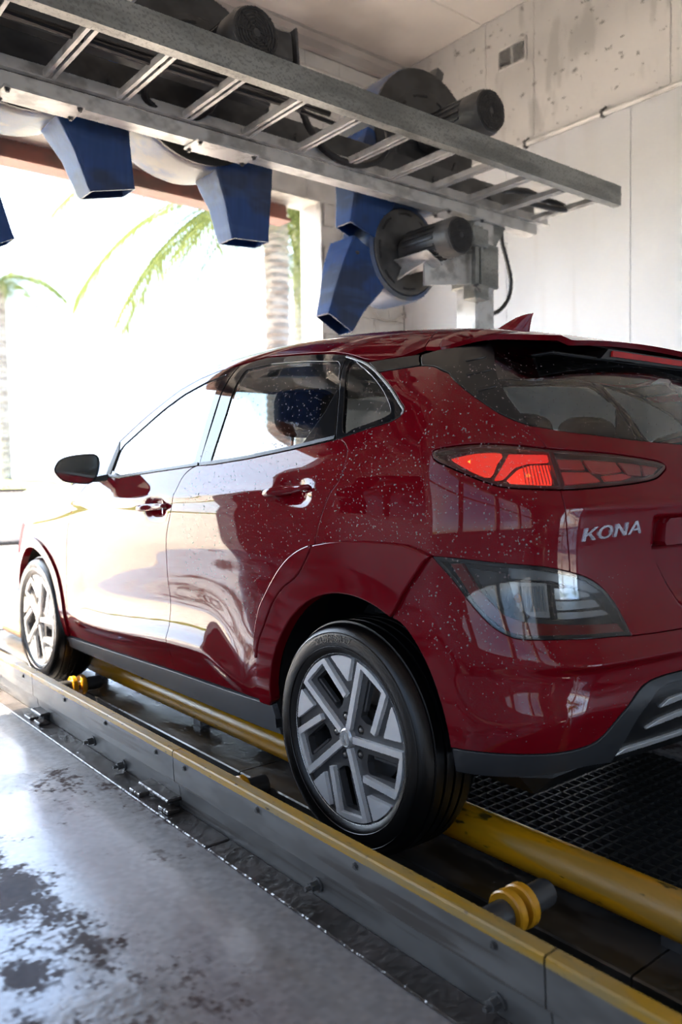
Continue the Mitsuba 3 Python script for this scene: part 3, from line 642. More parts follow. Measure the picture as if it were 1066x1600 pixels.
def cpanel(name, poly, mat, both=True, label=None, parent=None, **kw):
    m, n = panel(poly, **kw); k = add((parent or car)+'__'+name, m, mat, normals=n)
    if label: tag(k, label)
    if both:
        pk = (parent or car)+'__'+name
        k2 = free(pk) if parent is None else None
        if k2: scene[k2] = {**scene[k], 'to_world': MIRX}
        return k, k2
    return k
def sub(pair, name, poly, mat, label=None, **kw):
    """a sub-part on a part and on its mirror twin"""
    m, n = panel(poly, **kw); a = add(pair[0]+'__'+name, m, mat, normals=n)
    if label: tag(a, label)
    if pair[1]: scene[free(pair[1]+'__'+name)] = {**scene[a], 'to_world': MIRX}
    return a
def submesh(pair, name, mesh, mat, smooth=30, label=None):
    a = add(pair[0]+'__'+name, mesh, mat, smooth)
    if label: tag(a, label)
    if pair[1]: scene[free(pair[1]+'__'+name)] = {**scene[a], 'to_world': MIRX}
    return a
def circ(cx, cz, r, a0, a1, n=40): return np.array([(cx+r*math.cos(a), cz+r*math.sin(a)) for a in np.radians(np.linspace(a0, a1, n))])

# cut lines in (u, z): u runs along the body side, round the corner and across the tail
SILL_T = np.array([(2.27, .285), (1.72, .304), (1.13, .323), (.69, .333), (.452, .343), (.40, .345)])
SPLIT = sm([(.882, 1.130), (.945, 1.112), (.99, 1.08), (1.015, 1.02), (1.04, .94), (1.068, .883), (1.092, .806), (1.112, .70), (1.120, .587), (1.112, .50), (1.104, .44), (1.10, .325)])
RD = sm([(.075, 1.193), (.03, 1.165), (.019, 1.135), (.018, 1.09), (.038, 1.055), (.063, 1.028), (.087, .983), (.109, .934), (.122, .90), (.132, .871), (.172, .819), (.216, .78), (.282, .744), (.34, .695), (.376, .648), (.412, .589), (.437, .543), (.449, .48), (.455, .41), (.456, .343)])
FDF = sm([(1.86, 1.085), (1.98, 1.03), (2.06, .96), (2.112, .874), (2.172, .761), (2.203, .62), (2.203, .472), (2.198, .40), (2.235, .295)])
BELT_R = np.array([(.098, 1.189), (.311, 1.166), (.555, 1.143), (.778, 1.128), (.882, 1.126)])
BELT_F = np.array([(.882, 1.126), (1.263, 1.104), (1.576, 1.083), (1.738, 1.088)])
CLT = sm([(.125, .879), (.03, .894), (-.069, .902), (-.181, .904), (-.268, .899), (-.354, .880)])
CLB = sm([(-.354, .880), (-.332, .864), (-.292, .825), (-.249, .782), (-.225, .748), (-.195, .705)])
ARC_R, ARR = (-.02, .352), .402
ARC_F, AFR = (2.655, .345), .372
L2 = [(-.356, .879), (-.444, .877), (-.567, .868), (-.676, .859), (-.745, .845), (-.809, .826), (-.858, .798), (-.889, .76), (-.904, .717), (-.907, .680), (-.86, .684), (-.719, .689), (-.615, .690), (-.575, .698), (-.533, .721), (-.48, .768), (-.422, .827)]
L2T = sm(L2[:5]); L2R = sm(L2[4:10]); L2B = sm(L2[9:]+[L2[0]])
LAMP2 = np.vstack([L2T[:-1], L2R[:-1], L2B[:-1]])
L1 = np.array([(-.324, 1.138), (-.334, 1.147), (-.428, 1.156), (-.52, 1.158), (-.628, 1.153), (-.753, 1.143), (-.935, 1.134), (-1.068, 1.120), (-1.148, 1.108), (-1.163, 1.096), (-1.133, 1.079), (-1.099, 1.067), (-1.032, 1.058), (-.894, 1.049), (-.742, 1.045), (-.596, 1.051), (-.537, 1.061), (-.465, 1.083), (-.391, 1.106), (-.34, 1.122)])
L1 = catmull(L1, 4, True)
SEAM = sm([(-.696, 1.207), (-.72, 1.175), (-.738, 1.14), (-.742, 1.10), (-.736, 1.045), (-.737, 1.0), (-.740, .951), (-.748, .885), (-.749, .843)])
TRO = sm([(-.139, 1.389), (-.189, 1.381), (-.241, 1.360), (-.376, 1.314), (-.494, 1.270), (-.573, 1.239), (-.645, 1.217), (-.697, 1.206)])
TRI = sm([(-.697, 1.208), (-.669, 1.247), (-.623, 1.296), (-.590, 1.347), (-.60, 1.395), (-.70, 1.436)])
DLO_R = sm([(.234, 1.464), (.132, 1.434), (.052, 1.401), (-.016, 1.364), (-.078, 1.326), (-.136, 1.281), (-.157, 1.263), (-.152, 1.247), (-.119, 1.231), (-.056, 1.219), (.027, 1.203), (.094, 1.189)])
GLB = sm([(-.697, 1.206), (-.893, 1.188), (-1.11, 1.169), (-1.292, 1.160), (U0, 1.157)])
HB = np.array([(-.907, .680), (-1.0, .677), (-1.103, .676), (U0, .675)])
BT = sm([(-.427, .406), (-.514, .414), (-.599, .418), (-.691, .420), (-.77, .424), (-.815, .440), (-.874, .500), (-.94, .546), (-1.0, .562), (-1.10, .566), (-1.25, .568), (U0, .568)])
BB = sm([(-.434, .345), (-.513, .351), (-.603, .356), (-.70, .364), (-.80, .363), (-.88, .355)])
DI = sm([(-.885, .355), (-.90, .40), (-.93, .473), (-.985, .522), (-1.035, .538), (-1.10, .541), (U0, .542)])

# doors, fenders, quarters
rd = cpanel('rear_door', np.vstack([SPLIT, [(.456, .343)], RD[::-1], BELT_R]), 'paint')
fd = cpanel('front_door', np.vstack([BELT_F, FDF, [(1.72, .304), (1.10, .325)], SPLIT[::-1]]), 'paint')
fen = circ(*ARC_F, AFR, 188, 8)
cpanel('front_fender', np.vstack([FDF[::-1][:-1], [(1.86, 1.085), (1.99, 1.075), (2.3, 1.03), (2.6, 1.005), (2.9, .965), (3.12, .90), (3.2, .72), (3.14, .42)], fen[::-1], [(2.27, .285)]]), 'paint', lip=.03)
q = np.vstack([DLO_R, RD[np.argmax(RD[:, 1] < 1.16):][: np.argmax(RD[np.argmax(RD[:, 1] < 1.16):][:, 1] < .885)], CLT, L2T[1:], SEAM[::-1], TRO[::-1], [(-.135, 1.392), (-.054, 1.389), (.03, 1.387)]])
quarter = np.vstack([[(.03, 1.387)], DLO_R[np.argmax(DLO_R[:, 1] < 1.387):], RD[np.argmax(RD[:, 1] < 1.185):np.argmax(RD[:, 1] < .885)], CLT, L2T[1:], SEAM[::-1], TRO[::-1]])
qp = cpanel('quarter_panel', quarter, 'paint', holes=[L1])
archr = circ(*ARC_R, ARR, 2, 118.5)
ap = cpanel('arch_moulding', np.vstack([RD[np.argmax(RD[:, 1] < .885):], [(.40, .345)], archr, CLB[::-1], CLT[::-1]]), 'paint', off=.015, lip=.035, rnd=.005)
strip_out = sm([(.127, .880), (.188, .860), (.251, .828), (.321, .774), (.40, .69), (.432, .645), (.452, .585), (.458, .53), (.452, .49)])
i0, i1 = np.argmax(RD[:, 1] < .872), np.argmax(RD[:, 1] < .49)
cpanel('door_arch_strip', np.vstack([strip_out, RD[i0:i1][::-1]]), 'paint', off=.020, gap=.0015, lip=.025, h=.010, rnd=.006)
archf = circ(*ARC_F, AFR, 187, 30)
cpanel('front_arch_moulding', np.vstack([circ(*ARC_F, AFR+.052, 187, 20), circ(*ARC_F, AFR, 20, 187)]), 'paint', off=.010, gap=.001, lip=.03, h=.013)
bump = np.vstack([CLB, circ(*ARC_R, ARR, 119, 172.5)[1:], BT])
bump_top = np.vstack([L2B[::-1], HB[1:]])
half_b = np.vstack([bump_top[::-1], CLB[1:], circ(*ARC_R, ARR, 119, 172.5)[1:], BT])   # from the middle top round to the middle bottom
cpanel('rear_bumper', mirpoly(half_b), 'paint', both=False, lip=.03)
cpanel('bumper_trim', mirpoly(np.vstack([DI[::-1], BB[::-1], BT])), 'grey_trim', both=False, off=.003, label='dark grey plastic lower edge of the bumper', lip=.03)
dfz = np.vstack([[(U0, .330), (-.90, .338)], DI])
df = cpanel('diffuser', mirpoly(dfz), 'black_trim', both=False, off=-.012, gap=.001, label='black diffuser insert with silver fins', lip=.03)
for f_ in ([(-1.02, .480), (-1.05, .497), (-1.10, .502), (U0, .504), (U0, .491), (-1.10, .488)], [(-.985, .427), (-1.03, .443), (-1.11, .452), (U0, .456), (U0, .442), (-1.10, .437)], [(-.897, .366), (-.93, .380), (U0, .388), (U0, .376), (-.95, .369)]):
    cpanel('silver_fin', mirpoly(np.vstack([f_[:4], ])) if 0 else np.vstack([np.array(f_), np.stack([mir(np.array(f_)[3:0:-1, 0]), np.array(f_)[3:0:-1, 1]], 1)[:0]]), 'silver', parent=df, both=False, off=-.004, gap=0, lip=.012, h=.008, label='silver fin')
    m_ = np.array(f_); m_[:, 0] = mir(m_[:, 0])
    cpanel('silver_fin', m_, 'silver', parent=df, both=False, off=-.004, gap=0, lip=.012, h=.008, label='silver fin')
sp = cpanel('sill', [(2.30, .283), (1.72, .302), (1.13, .321), (.69, .331), (.395, .343), (.390, .240), (.5, .236), (1.2, .230), (2.36, .228)], 'sill_grey', off=.006, label='grey plastic sill', lip=.02)
hatch_half = np.vstack([GLB[::-1], SEAM[1:], L2R[1:], HB[1:]])
hatch = cpanel('tailgate', mirpoly(hatch_half), 'paint', both=False, holes=[L1, np.stack([mir(L1[:, 0]), L1[:, 1]], 1)], h=.013)
# black trim round the rear glass
TRIM = np.vstack([TRO, TRI[1:], [(-.60, 1.4405), (-.40, 1.4405), (-.247, 1.440), (-.154, 1.437), (-.103, 1.427), (-.118, 1.408)]])
pt = cpanel('pillar_trim', TRIM, 'black_trim', label='black corner trim beside the rear glass', h=.012)
for a_ in ([(-.30, 1.395), (-.48, 1.405), (-.48, 1.402), (-.31, 1.389)], [(-.37, 1.352), (-.54, 1.364), (-.54, 1.360), (-.38, 1.346)], [(-.46, 1.305), (-.575, 1.318), (-.575, 1.313), (-.47, 1.299)]):
    sub(pt, 'ridge', a_, 'black_gloss', off=.0025, gap=0, lip=.004, h=.006)
cpanel('roof_band', [(.052, 1.401), (.108, 1.429), (.024, 1.430), (-.097, 1.429), (-.112, 1.410), (-.135, 1.391), (-.054, 1.388), (.03, 1.387)], 'black_trim', label='black band between roof and quarter panel', h=.01)
GR = np.vstack([TRI, [(-.80, 1.444), (U0, 1.450)], ])
rg = cpanel('rear_glass', mirpoly(np.vstack([GR[::-1], GLB[1:]])), 'glass_rear', both=False, off=-.002, lip=0, gap=.002)
gi = np.vstack([TRI, [(-.80, 1.444), (U0, 1.450)]]); 
# side windows
fr_f = np.vstack([[(.905, 1.30), (.928, 1.512), (1.066, 1.506), (1.197, 1.484), (1.311, 1.447), (1.418, 1.391), (1.578, 1.312), (1.70, 1.246), (1.738, 1.088)], BELT_F[::-1][1:]])
g_f = [(.975, 1.478), (1.099, 1.462), (1.233, 1.424), (1.366, 1.366), (1.518, 1.290), (1.640, 1.228), (1.672, 1.20), (1.682, 1.118), (1.576, 1.099), (1.263, 1.119), (.935, 1.139), (.955, 1.31)]
ff = sub(fd, 'window_frame', fr_f, 'black_gloss', holes=[g_f], h=.008, gap=.0015)
sub(fd, 'window_glass', g_f, 'glass', off=-.004, lip=0, gap=0, h=.03)
fr_r = np.vstack([[(.895, 1.30), (.920, 1.513), (.765, 1.525), (.606, 1.511), (.462, 1.498), (.328, 1.483), (.240, 1.467), (.165, 1.33), (.098, 1.189)], BELT_R[1:]])
g_r = [(.835, 1.481), (.68, 1.486), (.45, 1.468), (.262, 1.444), (.236, 1.428), (.166, 1.347), (.160, 1.33), (.168, 1.20), (.311, 1.180), (.555, 1.158), (.80, 1.144), (.80, 1.315)]
g_r = [(.838, 1.484), (.68, 1.488), (.45, 1.470), (.265, 1.448), (.238, 1.432), (.178, 1.355), (.200, 1.28), (.262, 1.183), (.35, 1.176), (.555, 1.158), (.805, 1.144), (.815, 1.315)]
sub(rd, 'window_frame', fr_r, 'black_gloss', holes=[g_r], h=.008, gap=.0015)
sub(rd, 'window_glass', g_r, 'glass_dark', off=-.004, lip=0, gap=0, h=.03)
fr_q = np.vstack([DLO_R, [(.158, 1.33)]])
g_q = catmull([(.196, 1.440), (.132, 1.418), (.044, 1.376), (-.045, 1.319), (-.100, 1.266), (-.094, 1.250), (-.033, 1.234), (.03, 1.221), (.072, 1.213), (.125, 1.32)], 3, True)
qw = cpanel('quarter_window', fr_q, 'black_gloss', holes=[g_q], h=.007, gap=.0015)
sub(qw, 'glass', g_q, 'glass_dark', off=-.004, lip=0, gap=0, h=.02)
# bright line of trim round the rear of the side glass
e_o = DLO_R[:np.argmin(DLO_R[:, 0])+3]
def ribbon(line, w, off, mat, pair, name, h=.006):
    l = np.asarray(line); t = np.gradient(l, axis=0); n = np.stack([-t[:, 1], t[:, 0]], 1); n /= np.linalg.norm(n, axis=1, keepdims=True)
    sub(pair, name, np.vstack([l+n*w/2, (l-n*w/2)[::-1]]), mat, off=off, gap=0, lip=.004, h=h, rnd=.0008)
ribbon(np.array(e_o)+np.array([.004, -.002]), .0035, .002, 'silver', qw, 'bright_trim')
ribbon(np.array([(.876, 1.131), (.778, 1.134), (.555, 1.149), (.311, 1.172), (.10, 1.196)]), .010, .004, 'black_trim', rd, 'belt_seal', .008)
ribbon(np.array([(1.72, 1.094), (1.576, 1.089), (1.263, 1.110), (.892, 1.131)]), .010, .004, 'black_trim', fd, 'belt_seal', .008)
# pillars in front of the doors, roof, glass, bonnet, nose
apl = sm([(1.06, 1.553), (1.212, 1.517), (1.293, 1.482), (1.397, 1.432), (1.57, 1.328), (1.703, 1.258), (1.862, 1.163), (1.98, 1.085)])
cpanel('a_pillar', np.vstack([apl, [(1.86, 1.087), (1.738, 1.092), (1.702, 1.249), (1.578, 1.315), (1.418, 1.394), (1.311, 1.450), (1.197, 1.487), (1.066, 1.509), (.99, 1.512)], [(.95, 1.56)]]), 'paint', h=.01, gap=.001)
edge = [(1.30, 1.462), (1.20, 1.503), (1.066, 1.512), (.93, 1.521), (.765, 1.530), (.606, 1.516), (.462, 1.503), (.328, 1.488), (.234, 1.468), (.132, 1.438), (.060, 1.426), (-.03, 1.431), (-.09, 1.431)]
eu = Puz(np.array([e[0] for e in edge]), np.array([e[1] for e in edge]))
SE = np.array([(-.645, -.088), (-.605, -.070), (-.52, -.030), (-.30, -.004), (0, 0)])            # seam of roof and spoiler in (x, y)
rl = np.vstack([[(0, 1.69), (-.30, 1.67), (-.52, 1.60), (-.60, 1.46)], eu[:-1, :2]+np.array([.002, 0]), SE])
roof_poly = np.vstack([rl, rl[::-1][1:-1]*np.array([-1, 1])])
cpanel('roof', roof_poly, 'paint', both=False, top=True, h=.022)
wl_ = np.array([(0, 1.69), (-.30, 1.67), (-.52, 1.60), (-.595, 1.47), (-.66, 1.64), (-.705, 1.80), (-.735, 1.98), (-.75, 2.20), (-.742, 2.40), (-.5, 2.54), (0, 2.58)])
cpanel('windscreen', np.vstack([wl_, wl_[::-1][1:-1]*np.array([-1, 1])]), 'glass', both=False, top=True, off=-.002, lip=0, h=.04)
bl = np.array([(0, 2.59), (-.5, 2.55), (-.745, 2.43), (-.76, 2.6), (-.735, 2.8), (-.66, 3.08), (-.4, 3.24), (0, 3.29)])
cpanel('bonnet', np.vstack([bl, bl[::-1][1:-1]*np.array([-1, 1])]), 'paint', both=False, top=True, h=.04)
nb = np.array([(3.02, .36), (3.14, .42), (3.2, .72), (3.13, .88), (3.4, .88), (U1, .86)])
nb2 = np.array([(U1, .24), (3.3, .25), (3.05, .30)])
cpanel('front_bumper', mirpoly(np.vstack([nb2, nb]), U1), 'paint', both=False, h=.03)
# spoiler
def spoiler():
    n, m_ = 61, 14; xs_ = np.linspace(-.645, .645, n); g_ = []
    for x in xs_:
        a = abs(x); ys0 = np.interp(a, [0, .3, .52, .605, .645], [0, -.004, -.030, -.070, -.088])-.004
        ye = np.interp(a, [0, .40, .47, .51, .55, .60, .645], [-.432, -.424, -.416, -.38, -.32, -.22, -.16]); y = np.linspace(ys0, ye, m_)
        zt = Ztop(x, y)-.016*sst(.0, -.43, y)*(1-sst(.40, .46, a))
        lim = Puz(np.full(m_, -.09), np.full(m_, 1.43))[0, 2]
        zt = np.minimum(zt, Pxy(np.full(m_, x), np.maximum(y, -.20))[:, 2]+.002*0) if a < 0 else np.where(y > -.16, np.minimum(zt, Pxy(np.full(m_, x), y)[:, 2]), zt-.0*y)
        if a > .5: zt = np.minimum(zt, np.interp(a, [.5, .56, .60, .645], [1.48, 1.475, 1.462, 1.445])+2*np.maximum(0, y+.17))
        g_.append(np.stack([np.full(m_, x), y, zt], 1))
    G = np.array(g_); th = np.linspace(.010, .013, m_)[None, :]*np.ones((n, 1)); Bm = G.copy(); Bm[:, :, 2] -= th; Bm[:, -1, 1] += .012
    v = np.vstack([G.reshape(-1, 3), Bm.reshape(-1, 3)]); o = n*m_; f = []
    for i in range(n-1):
        for j in range(m_-1):
            a, b, c, d = i*m_+j, (i+1)*m_+j, (i+1)*m_+j+1, i*m_+j+1
            f += [[a, c, b], [a, d, c], [o+a, o+b, o+c], [o+a, o+c, o+d]]
        for j in (0, m_-1):
            a, b = i*m_+j, (i+1)*m_+j; f += [[a, b, o+b], [a, o+b, o+a]] if j == 0 else [[a, o+b, b], [a, o+a, o+b]]
    for j in range(m_-1):
        for i in (0, n-1):
            a, b = i*m_+j, i*m_+j+1; f += [[a, o+b, b], [a, o+a, o+b]] if i == 0 else [[a, b, o+b], [a, o+b, o+a]]
    me = trimesh.Trimesh(v, f, process=False); trimesh.repair.fix_normals(me); return me
spo = add(car+'__spoiler', spoiler(), 'paint', 40)
add(spo+'__underside', box(-.46, .46, -.40, -.24, 1.410, 1.420, .004), 'black_matte', False)
hm = extr([(-.21, 1.420), (.21, 1.420), (.195, 1.437), (-.205, 1.437)], 'y', -.422, -.40)
add(spo+'__lamp_housing', extr([(-.26, 1.412), (.26, 1.412), (.22, 1.442), (-.22, 1.442)], 'y', -.416, -.34), 'black_gloss', False)
add(spo+'__high_brake_lamp', hm, 'hm_lamp', False)
cpanel('tail_liner', np.array([(-.60, .02), (.60, .02), (.60, -.20), (.46, -.36), (-.46, -.36), (-.60, -.20)]), 'black_plastic', both=False, top=True, off=-.028, gap=0, lip=0, h=.03)
cpanel('tail_liner', mirpoly(np.vstack([[(U0, 1.425), (-.80, 1.42), (-.45, 1.415), (-.14, 1.40)], [(-.12, 1.455), (-.45, 1.47), (-.8, 1.48), (U0, 1.48)]])), 'black_plastic', both=False, off=-.014, gap=0, lip=0, h=.02)
sub(fd, 'sail_panel', [(1.702, 1.246), (1.738, 1.09), (1.684, 1.098), (1.672, 1.205)], 'black_matte', off=.003, gap=.001, lip=.004, h=.01)
# aerial fin
fin = []
for z, yf, yb, w in ((0, .17, -.055, .036), (.012, .155, -.055, .033), (.03, .10, -.060, .023), (.05, .045, -.066, .014), (.064, .002, -.072, .008), (.069, -.03, -.076, .004)):
    s_ = np.linspace(0, 1, 13); yy = yf+(yb-yf)*s_; ww = w*np.sin(np.pi*np.clip(s_*.94+.04, 0, 1))**.7
    fin.append(np.vstack([np.stack([-ww, yy, 0*yy+z], 1), np.stack([ww, yy, 0*yy+z], 1)[::-1]]))
fm = ring_section(fin); fm.apply_translation((0, .10, float(Ztop(0, .10))-.004)); add(car+'__aerial_fin', fm, 'paint', 40)
# door handles
def handle(u0, u1, z0, z1):
    secs = []
    for s in np.linspace(0, 1, 17):
        u, z = u0+(u1-u0)*s, z0+(z1-z0)*s; p = Puz(u, z); n = np.array([-1, 0, 0.])
        base = -.89; e = math.sin(PI*min(max(s, .015), .985))**.35
        th = .010*e; hh = .0165*e*(1-.25*s)
        x = min(Puz(u, z)[0], -.872)-.010-.016*math.sin(PI*s)**.5
        a = np.linspace(0, 2*PI, 20, endpoint=False)
        secs.append(np.stack([x+th*np.cos(a), 0*a+u, z+hh*np.sin(a)], 1))
    m = ring_section(secs); c0, c1 = secs[0].mean(0), secs[-1].mean(0); n = len(secs[0]); L = len(m.vertices)
    v = np.vstack([m.vertices, c0, c1]); f = list(m.faces)+[[(k+1) % n, k, L] for k in range(n)]+[[L-2*0-n+k, L-n+(k+1) % n, L+1] for k in range(n)]
    m = trimesh.Trimesh(v, f, process=False); trimesh.repair.fix_normals(m)
    st = [tube([(Puz(u, z)[0]+.02, u, z), (min(Puz(u, z)[0], -.872)-.012, u, z)], .010, 12, 1, False) for u, z in ((u0+(u1-u0)*.10, z0+(z1-z0)*.10), (u0+(u1-u0)*.88, z0+(z1-z0)*.88))]
    return cat(m, *st)
submesh(rd, 'handle', handle(.385, .145, 1.030, 1.052), 'paint'); submesh(fd, 'handle', handle(1.315, 1.055, .958, .976), 'paint')
# wing mirrors
MO = np.array([(-1.090, 1.119), (-1.082, 1.145), (-1.068, 1.163), (-1.040, 1.177), (-1.0, 1.186), (-.957, 1.191), (-.915, 1.192), (-.893, 1.182), (-.885, 1.160), (-.888, 1.125), (-.900, 1.090), (-.920, 1.066), (-.945, 1.058), (-.985, 1.060), (-1.045, 1.070), (-1.075, 1.092)])
MO = catmull(MO, 4, True); MC = MO.mean(0)
secs = []
for y, s in ((1.735, .90), (1.722, .955), (1.718, .99), (1.722, 1.0), (1.745, 1.0), (1.78, .95), (1.81, .84), (1.832, .62), (1.842, .32), (1.844, .02)):
    secs.append(np.stack([MC[0]+(MO[:, 0]-MC[0])*s, np.full(len(MO), y), MC[1]+(MO[:, 1]-MC[1])*s], 1))
mk = add(car+'__wing_mirror', ring_section(secs), 'black_gloss', 40); k2 = free(car+'__wing_mirror'); scene[k2] = {**scene[mk], 'to_world': MIRX}
mm = extr([(MC[0]+(x-MC[0])*.925, MC[1]+(z-MC[1])*.925) for x, z in MO], 'y', 1.724, 1.729)
submesh((mk, k2), 'mirror_glass', mm, 'mirror', False, 'dark mirror glass')
submesh((mk, k2), 'arm', trimesh.convex.convex_hull(np.vstack([box(-.93, -.88, 1.735, 1.80, 1.066, 1.085).vertices, box(-.83, -.82, 1.70, 1.84, 1.078, 1.105).vertices])), 'black_trim', False)
# plate garnish and badge
add(car+'__plate_bar', extr([(-.345, .892), (.345, .892), (.352, .902), (.345, .950), (.325, .962), (-.325, .962), (-.345, .950), (-.352, .902)], 'y', -.668, -.61), 'paint', False); tag(car+'__plate_bar', 'red bar over the plate recess')
def badge(text, x0, x1, z0, zh, depth=.004, slant=.22):
    m = meshkit.text_mesh(text, 1.0, .12, True); v = np.array(m.vertices); L = v[:, 0].max()-v[:, 0].min(); v[:, 0] = (v[:, 0]-v[:, 0].min())/L
    xx = x0+(x1-x0)*v[:, 0]; zz = z0+zh*v[:, 1]+.012*v[:, 0]; xx = xx+slant*zh*v[:, 1]
    return trimesh.Trimesh(np.stack([xx, np.array([_rear_y(a, b) for a, b in zip(xx, zz)])-depth*v[:, 2]/.12+.0005, zz], 1), m.faces, process=False)
def _rear_y(x, z):
    lo, hi = -.3, -.9
    for _ in range(30):
        m = (lo+hi)/2
        if F(np.array(x), np.array(m), np.array(z)) < 0: lo = m
        else: hi = m
    return lo
bd = badge('KONA', -.633, -.425, .917, .031); trimesh.repair.fix_normals(bd); bk = add(car+'__badge', bd, 'chrome', 30); tag(bk, 'chrome KONA lettering')
# ------------------------------------------------------------------ lamps
LIT = .019
scene['m_hm_lamp'] = two({'type': 'plastic', 'diffuse_reflectance': rgb(.40, .012, .012), 'int_ior': 1.5})
def emit(*c): return {'type': 'area', 'radiance': rgb(*[LIT*x for x in c])}
def clip(poly, u0, u1):
    g = Polygon(poly).intersection(shapely.box(u0, 0, u1, 3)); return np.array(g.exterior.coords)[:-1]
def inset(poly, d):
    g = Polygon(poly).buffer(-d); g = g if g.geom_type == 'Polygon' else max(g.geoms, key=lambda a: a.area); return np.array(g.exterior.coords)[:-1]
L1o, L1i = clip(L1, -.744, 0), clip(L1, -2, -.744)
def lamp(name, poly, segs, label):
    bz = cpanel(name, poly, 'dark_red', holes=[inset(poly, .009)], gap=.0015, lip=.02, h=.007, label=label, hole_gap=0)
    sub(bz, 'back', poly, 'dark_red', off=-.020, gap=.002, lip=0, h=.014)
    for (n, sg, mat, em) in segs:
        m, nn = panel(sg, off=-.010+.003*(n == 'bulb'), gap=0, lip=.006, h=.008)
        for k, tw in ((bz[0], None), (bz[1], MIRX)):
            kk = free(k+'__'+n); scene[kk] = {'type': 'ply', 'filename': meshkit.write_ply(m, False, normals=nn), 'face_normals': False, 'bsdf': {'type': 'ref', 'id': 'm_'+mat}}
            if tw is not None: scene[kk]['to_world'] = tw
            if em: scene[kk]['emitter'] = emit(*em)
    sub(bz, 'lens', inset(poly, .004), 'lens_clear', off=.001, gap=0, lip=0, h=.014)
    return bz
RED = (1.9, .055, .016)
tl = lamp('tail_lamp', L1o, [('glowing_element', sm([(-.395, 1.126), (-.48, 1.138), (-.572, 1.138), (-.555, 1.115), (-.533, 1.083), (-.485, 1.092)], 3), 'red_lens', (1.1, .035, .012)),
                        ('glowing_element', [(-.60, 1.136), (-.733, 1.134), (-.731, 1.118), (-.66, 1.116), (-.615, 1.107), (-.572, 1.077), (-.548, 1.074)], 'red_lens', (1.0, .022, .010)),
                        ('glowing_element', [(-.731, 1.108), (-.665, 1.107), (-.625, 1.098), (-.587, 1.073), (-.60, 1.065), (-.718, 1.060)], 'red_lens', RED), ('bulb', circ(-.462, 1.119, .004, 0, 340, 12), 'amber', (4.0, .9, .12)), ('bulb', circ(-.652, 1.083, .005, 0, 340, 14), 'amber', (3.2, .45, .06))], 'glowing red upper lamp on the body corner')
for k in range(9): sub(tl, 'prism_rib', [(-.640-.0105*k, 1.1075), (-.6408-.0105*k, 1.1075), (-.6408-.0105*k, 1.060), (-.640-.0105*k, 1.060)], 'red_lens', off=-.006, gap=0, lip=.004, h=.01)
lamp('tailgate_lamp', L1i, [('red_element', [(-.765, 1.122), (-.86, 1.120), (-.86, 1.098), (-.765, 1.100)], 'red_lens', (.06, .0015, .001)), ('red_element', [(-.765, 1.090), (-.87, 1.088), (-.90, 1.066), (-.765, 1.060)], 'red_lens', (.13, .003, .002)),
                            ('red_element', [(-.875, 1.120), (-.98, 1.114), (-.99, 1.09), (-.93, 1.085), (-.885, 1.09)], 'red_lens', (.05, .001, .001)), ('red_element', [(-.915, 1.078), (-.99, 1.083), (-1.02, 1.075), (-.98, 1.068), (-.92, 1.067)], 'red_lens', (.10, .002, .002)),
                            ('red_element', [(-.995, 1.113), (-1.07, 1.106), (-1.06, 1.078), (-1.01, 1.082)], 'red_lens', None), ('red_element', [(-1.08, 1.105), (-1.142, 1.098), (-1.115, 1.083), (-1.075, 1.078)], 'red_lens', None)], 'red upper lamp on the tailgate')
b2 = cpanel('lower_lamp', LAMP2, 'black_gloss', holes=[inset(LAMP2, .010)], gap=.0015, lip=.03, h=.007, hole_gap=0, label='dark framed lower lamp with clear and red sections')
sub(b2, 'bowl', LAMP2, 'lamp_grey', off=-.045, gap=.003, lip=0, h=.02)
wall_l = inset(LAMP2, .006)
sub(b2, 'shroud', [(-.475, .852), (-.574, .843), (-.580, .760), (-.552, .766)], 'dark_paint', off=-.012, gap=0, lip=.02, h=.012)
sub(b2, 'red_reflector', [(-.418, .862), (-.450, .862), (-.501, .798), (-.565, .745), (-.618, .728), (-.88, .712), (-.892, .692), (-.627, .698), (-.576, .708), (-.507, .755)], 'red_lens', off=-.006, gap=0, lip=.02, h=.008, label='red strip along the lower edge')
sub(b2, 'upper_shelf', [(-.585, .855), (-.67, .848), (-.75, .834), (-.81, .816), (-.86, .79), (-.83, .79), (-.70, .825), (-.59, .832)], 'lamp_grey', off=-.008, gap=0, lip=.03, h=.012)
cu = [(-.585, .822), (-.69, .818), (-.69, .742), (-.64, .744), (-.605, .768)]
c_ = sub(b2, 'reversing_unit', cu, 'lamp_ribs', off=-.022, gap=0, lip=.02, h=.01)
sub(b2, 'amber_bulb', circ(-.607, .785, .009, 0, 340, 12), 'amber', off=-.016, gap=0, lip=.008, h=.005)
for k in range(7): sub(b2, 'rib', [(-.612-.011*k, .812), (-.616-.011*k, .812), (-.616-.011*k, .755), (-.612-.011*k, .755)], 'lamp_grey', off=-.018, gap=0, lip=.005, h=.01)
for z0, z1 in ((.783, .806), (.758, .777), (.738, .752)):
    w1 = .15-.6*(.806-z1) if 0 else .10+.9*(.806-z1)
    u = sub(b2, 'signal_unit', [(-.712, z1), (-.712-w1-.005, z1-.004), (-.712-w1-.02, z0), (-.712, z0)], 'lamp_ribs', off=-.022, gap=0, lip=.012, h=.01)
for k in range(9): sub(b2, 'divider', [(-.70, .815), (-.707, .815), (-.707, .738), (-.70, .738)], 'black_gloss', off=-.014, gap=0, lip=.03, h=.01) if k == 0 else None
sub(b2, 'lens', inset(LAMP2, .004), 'lens_smoke', off=.001, gap=0, lip=0, h=.02)
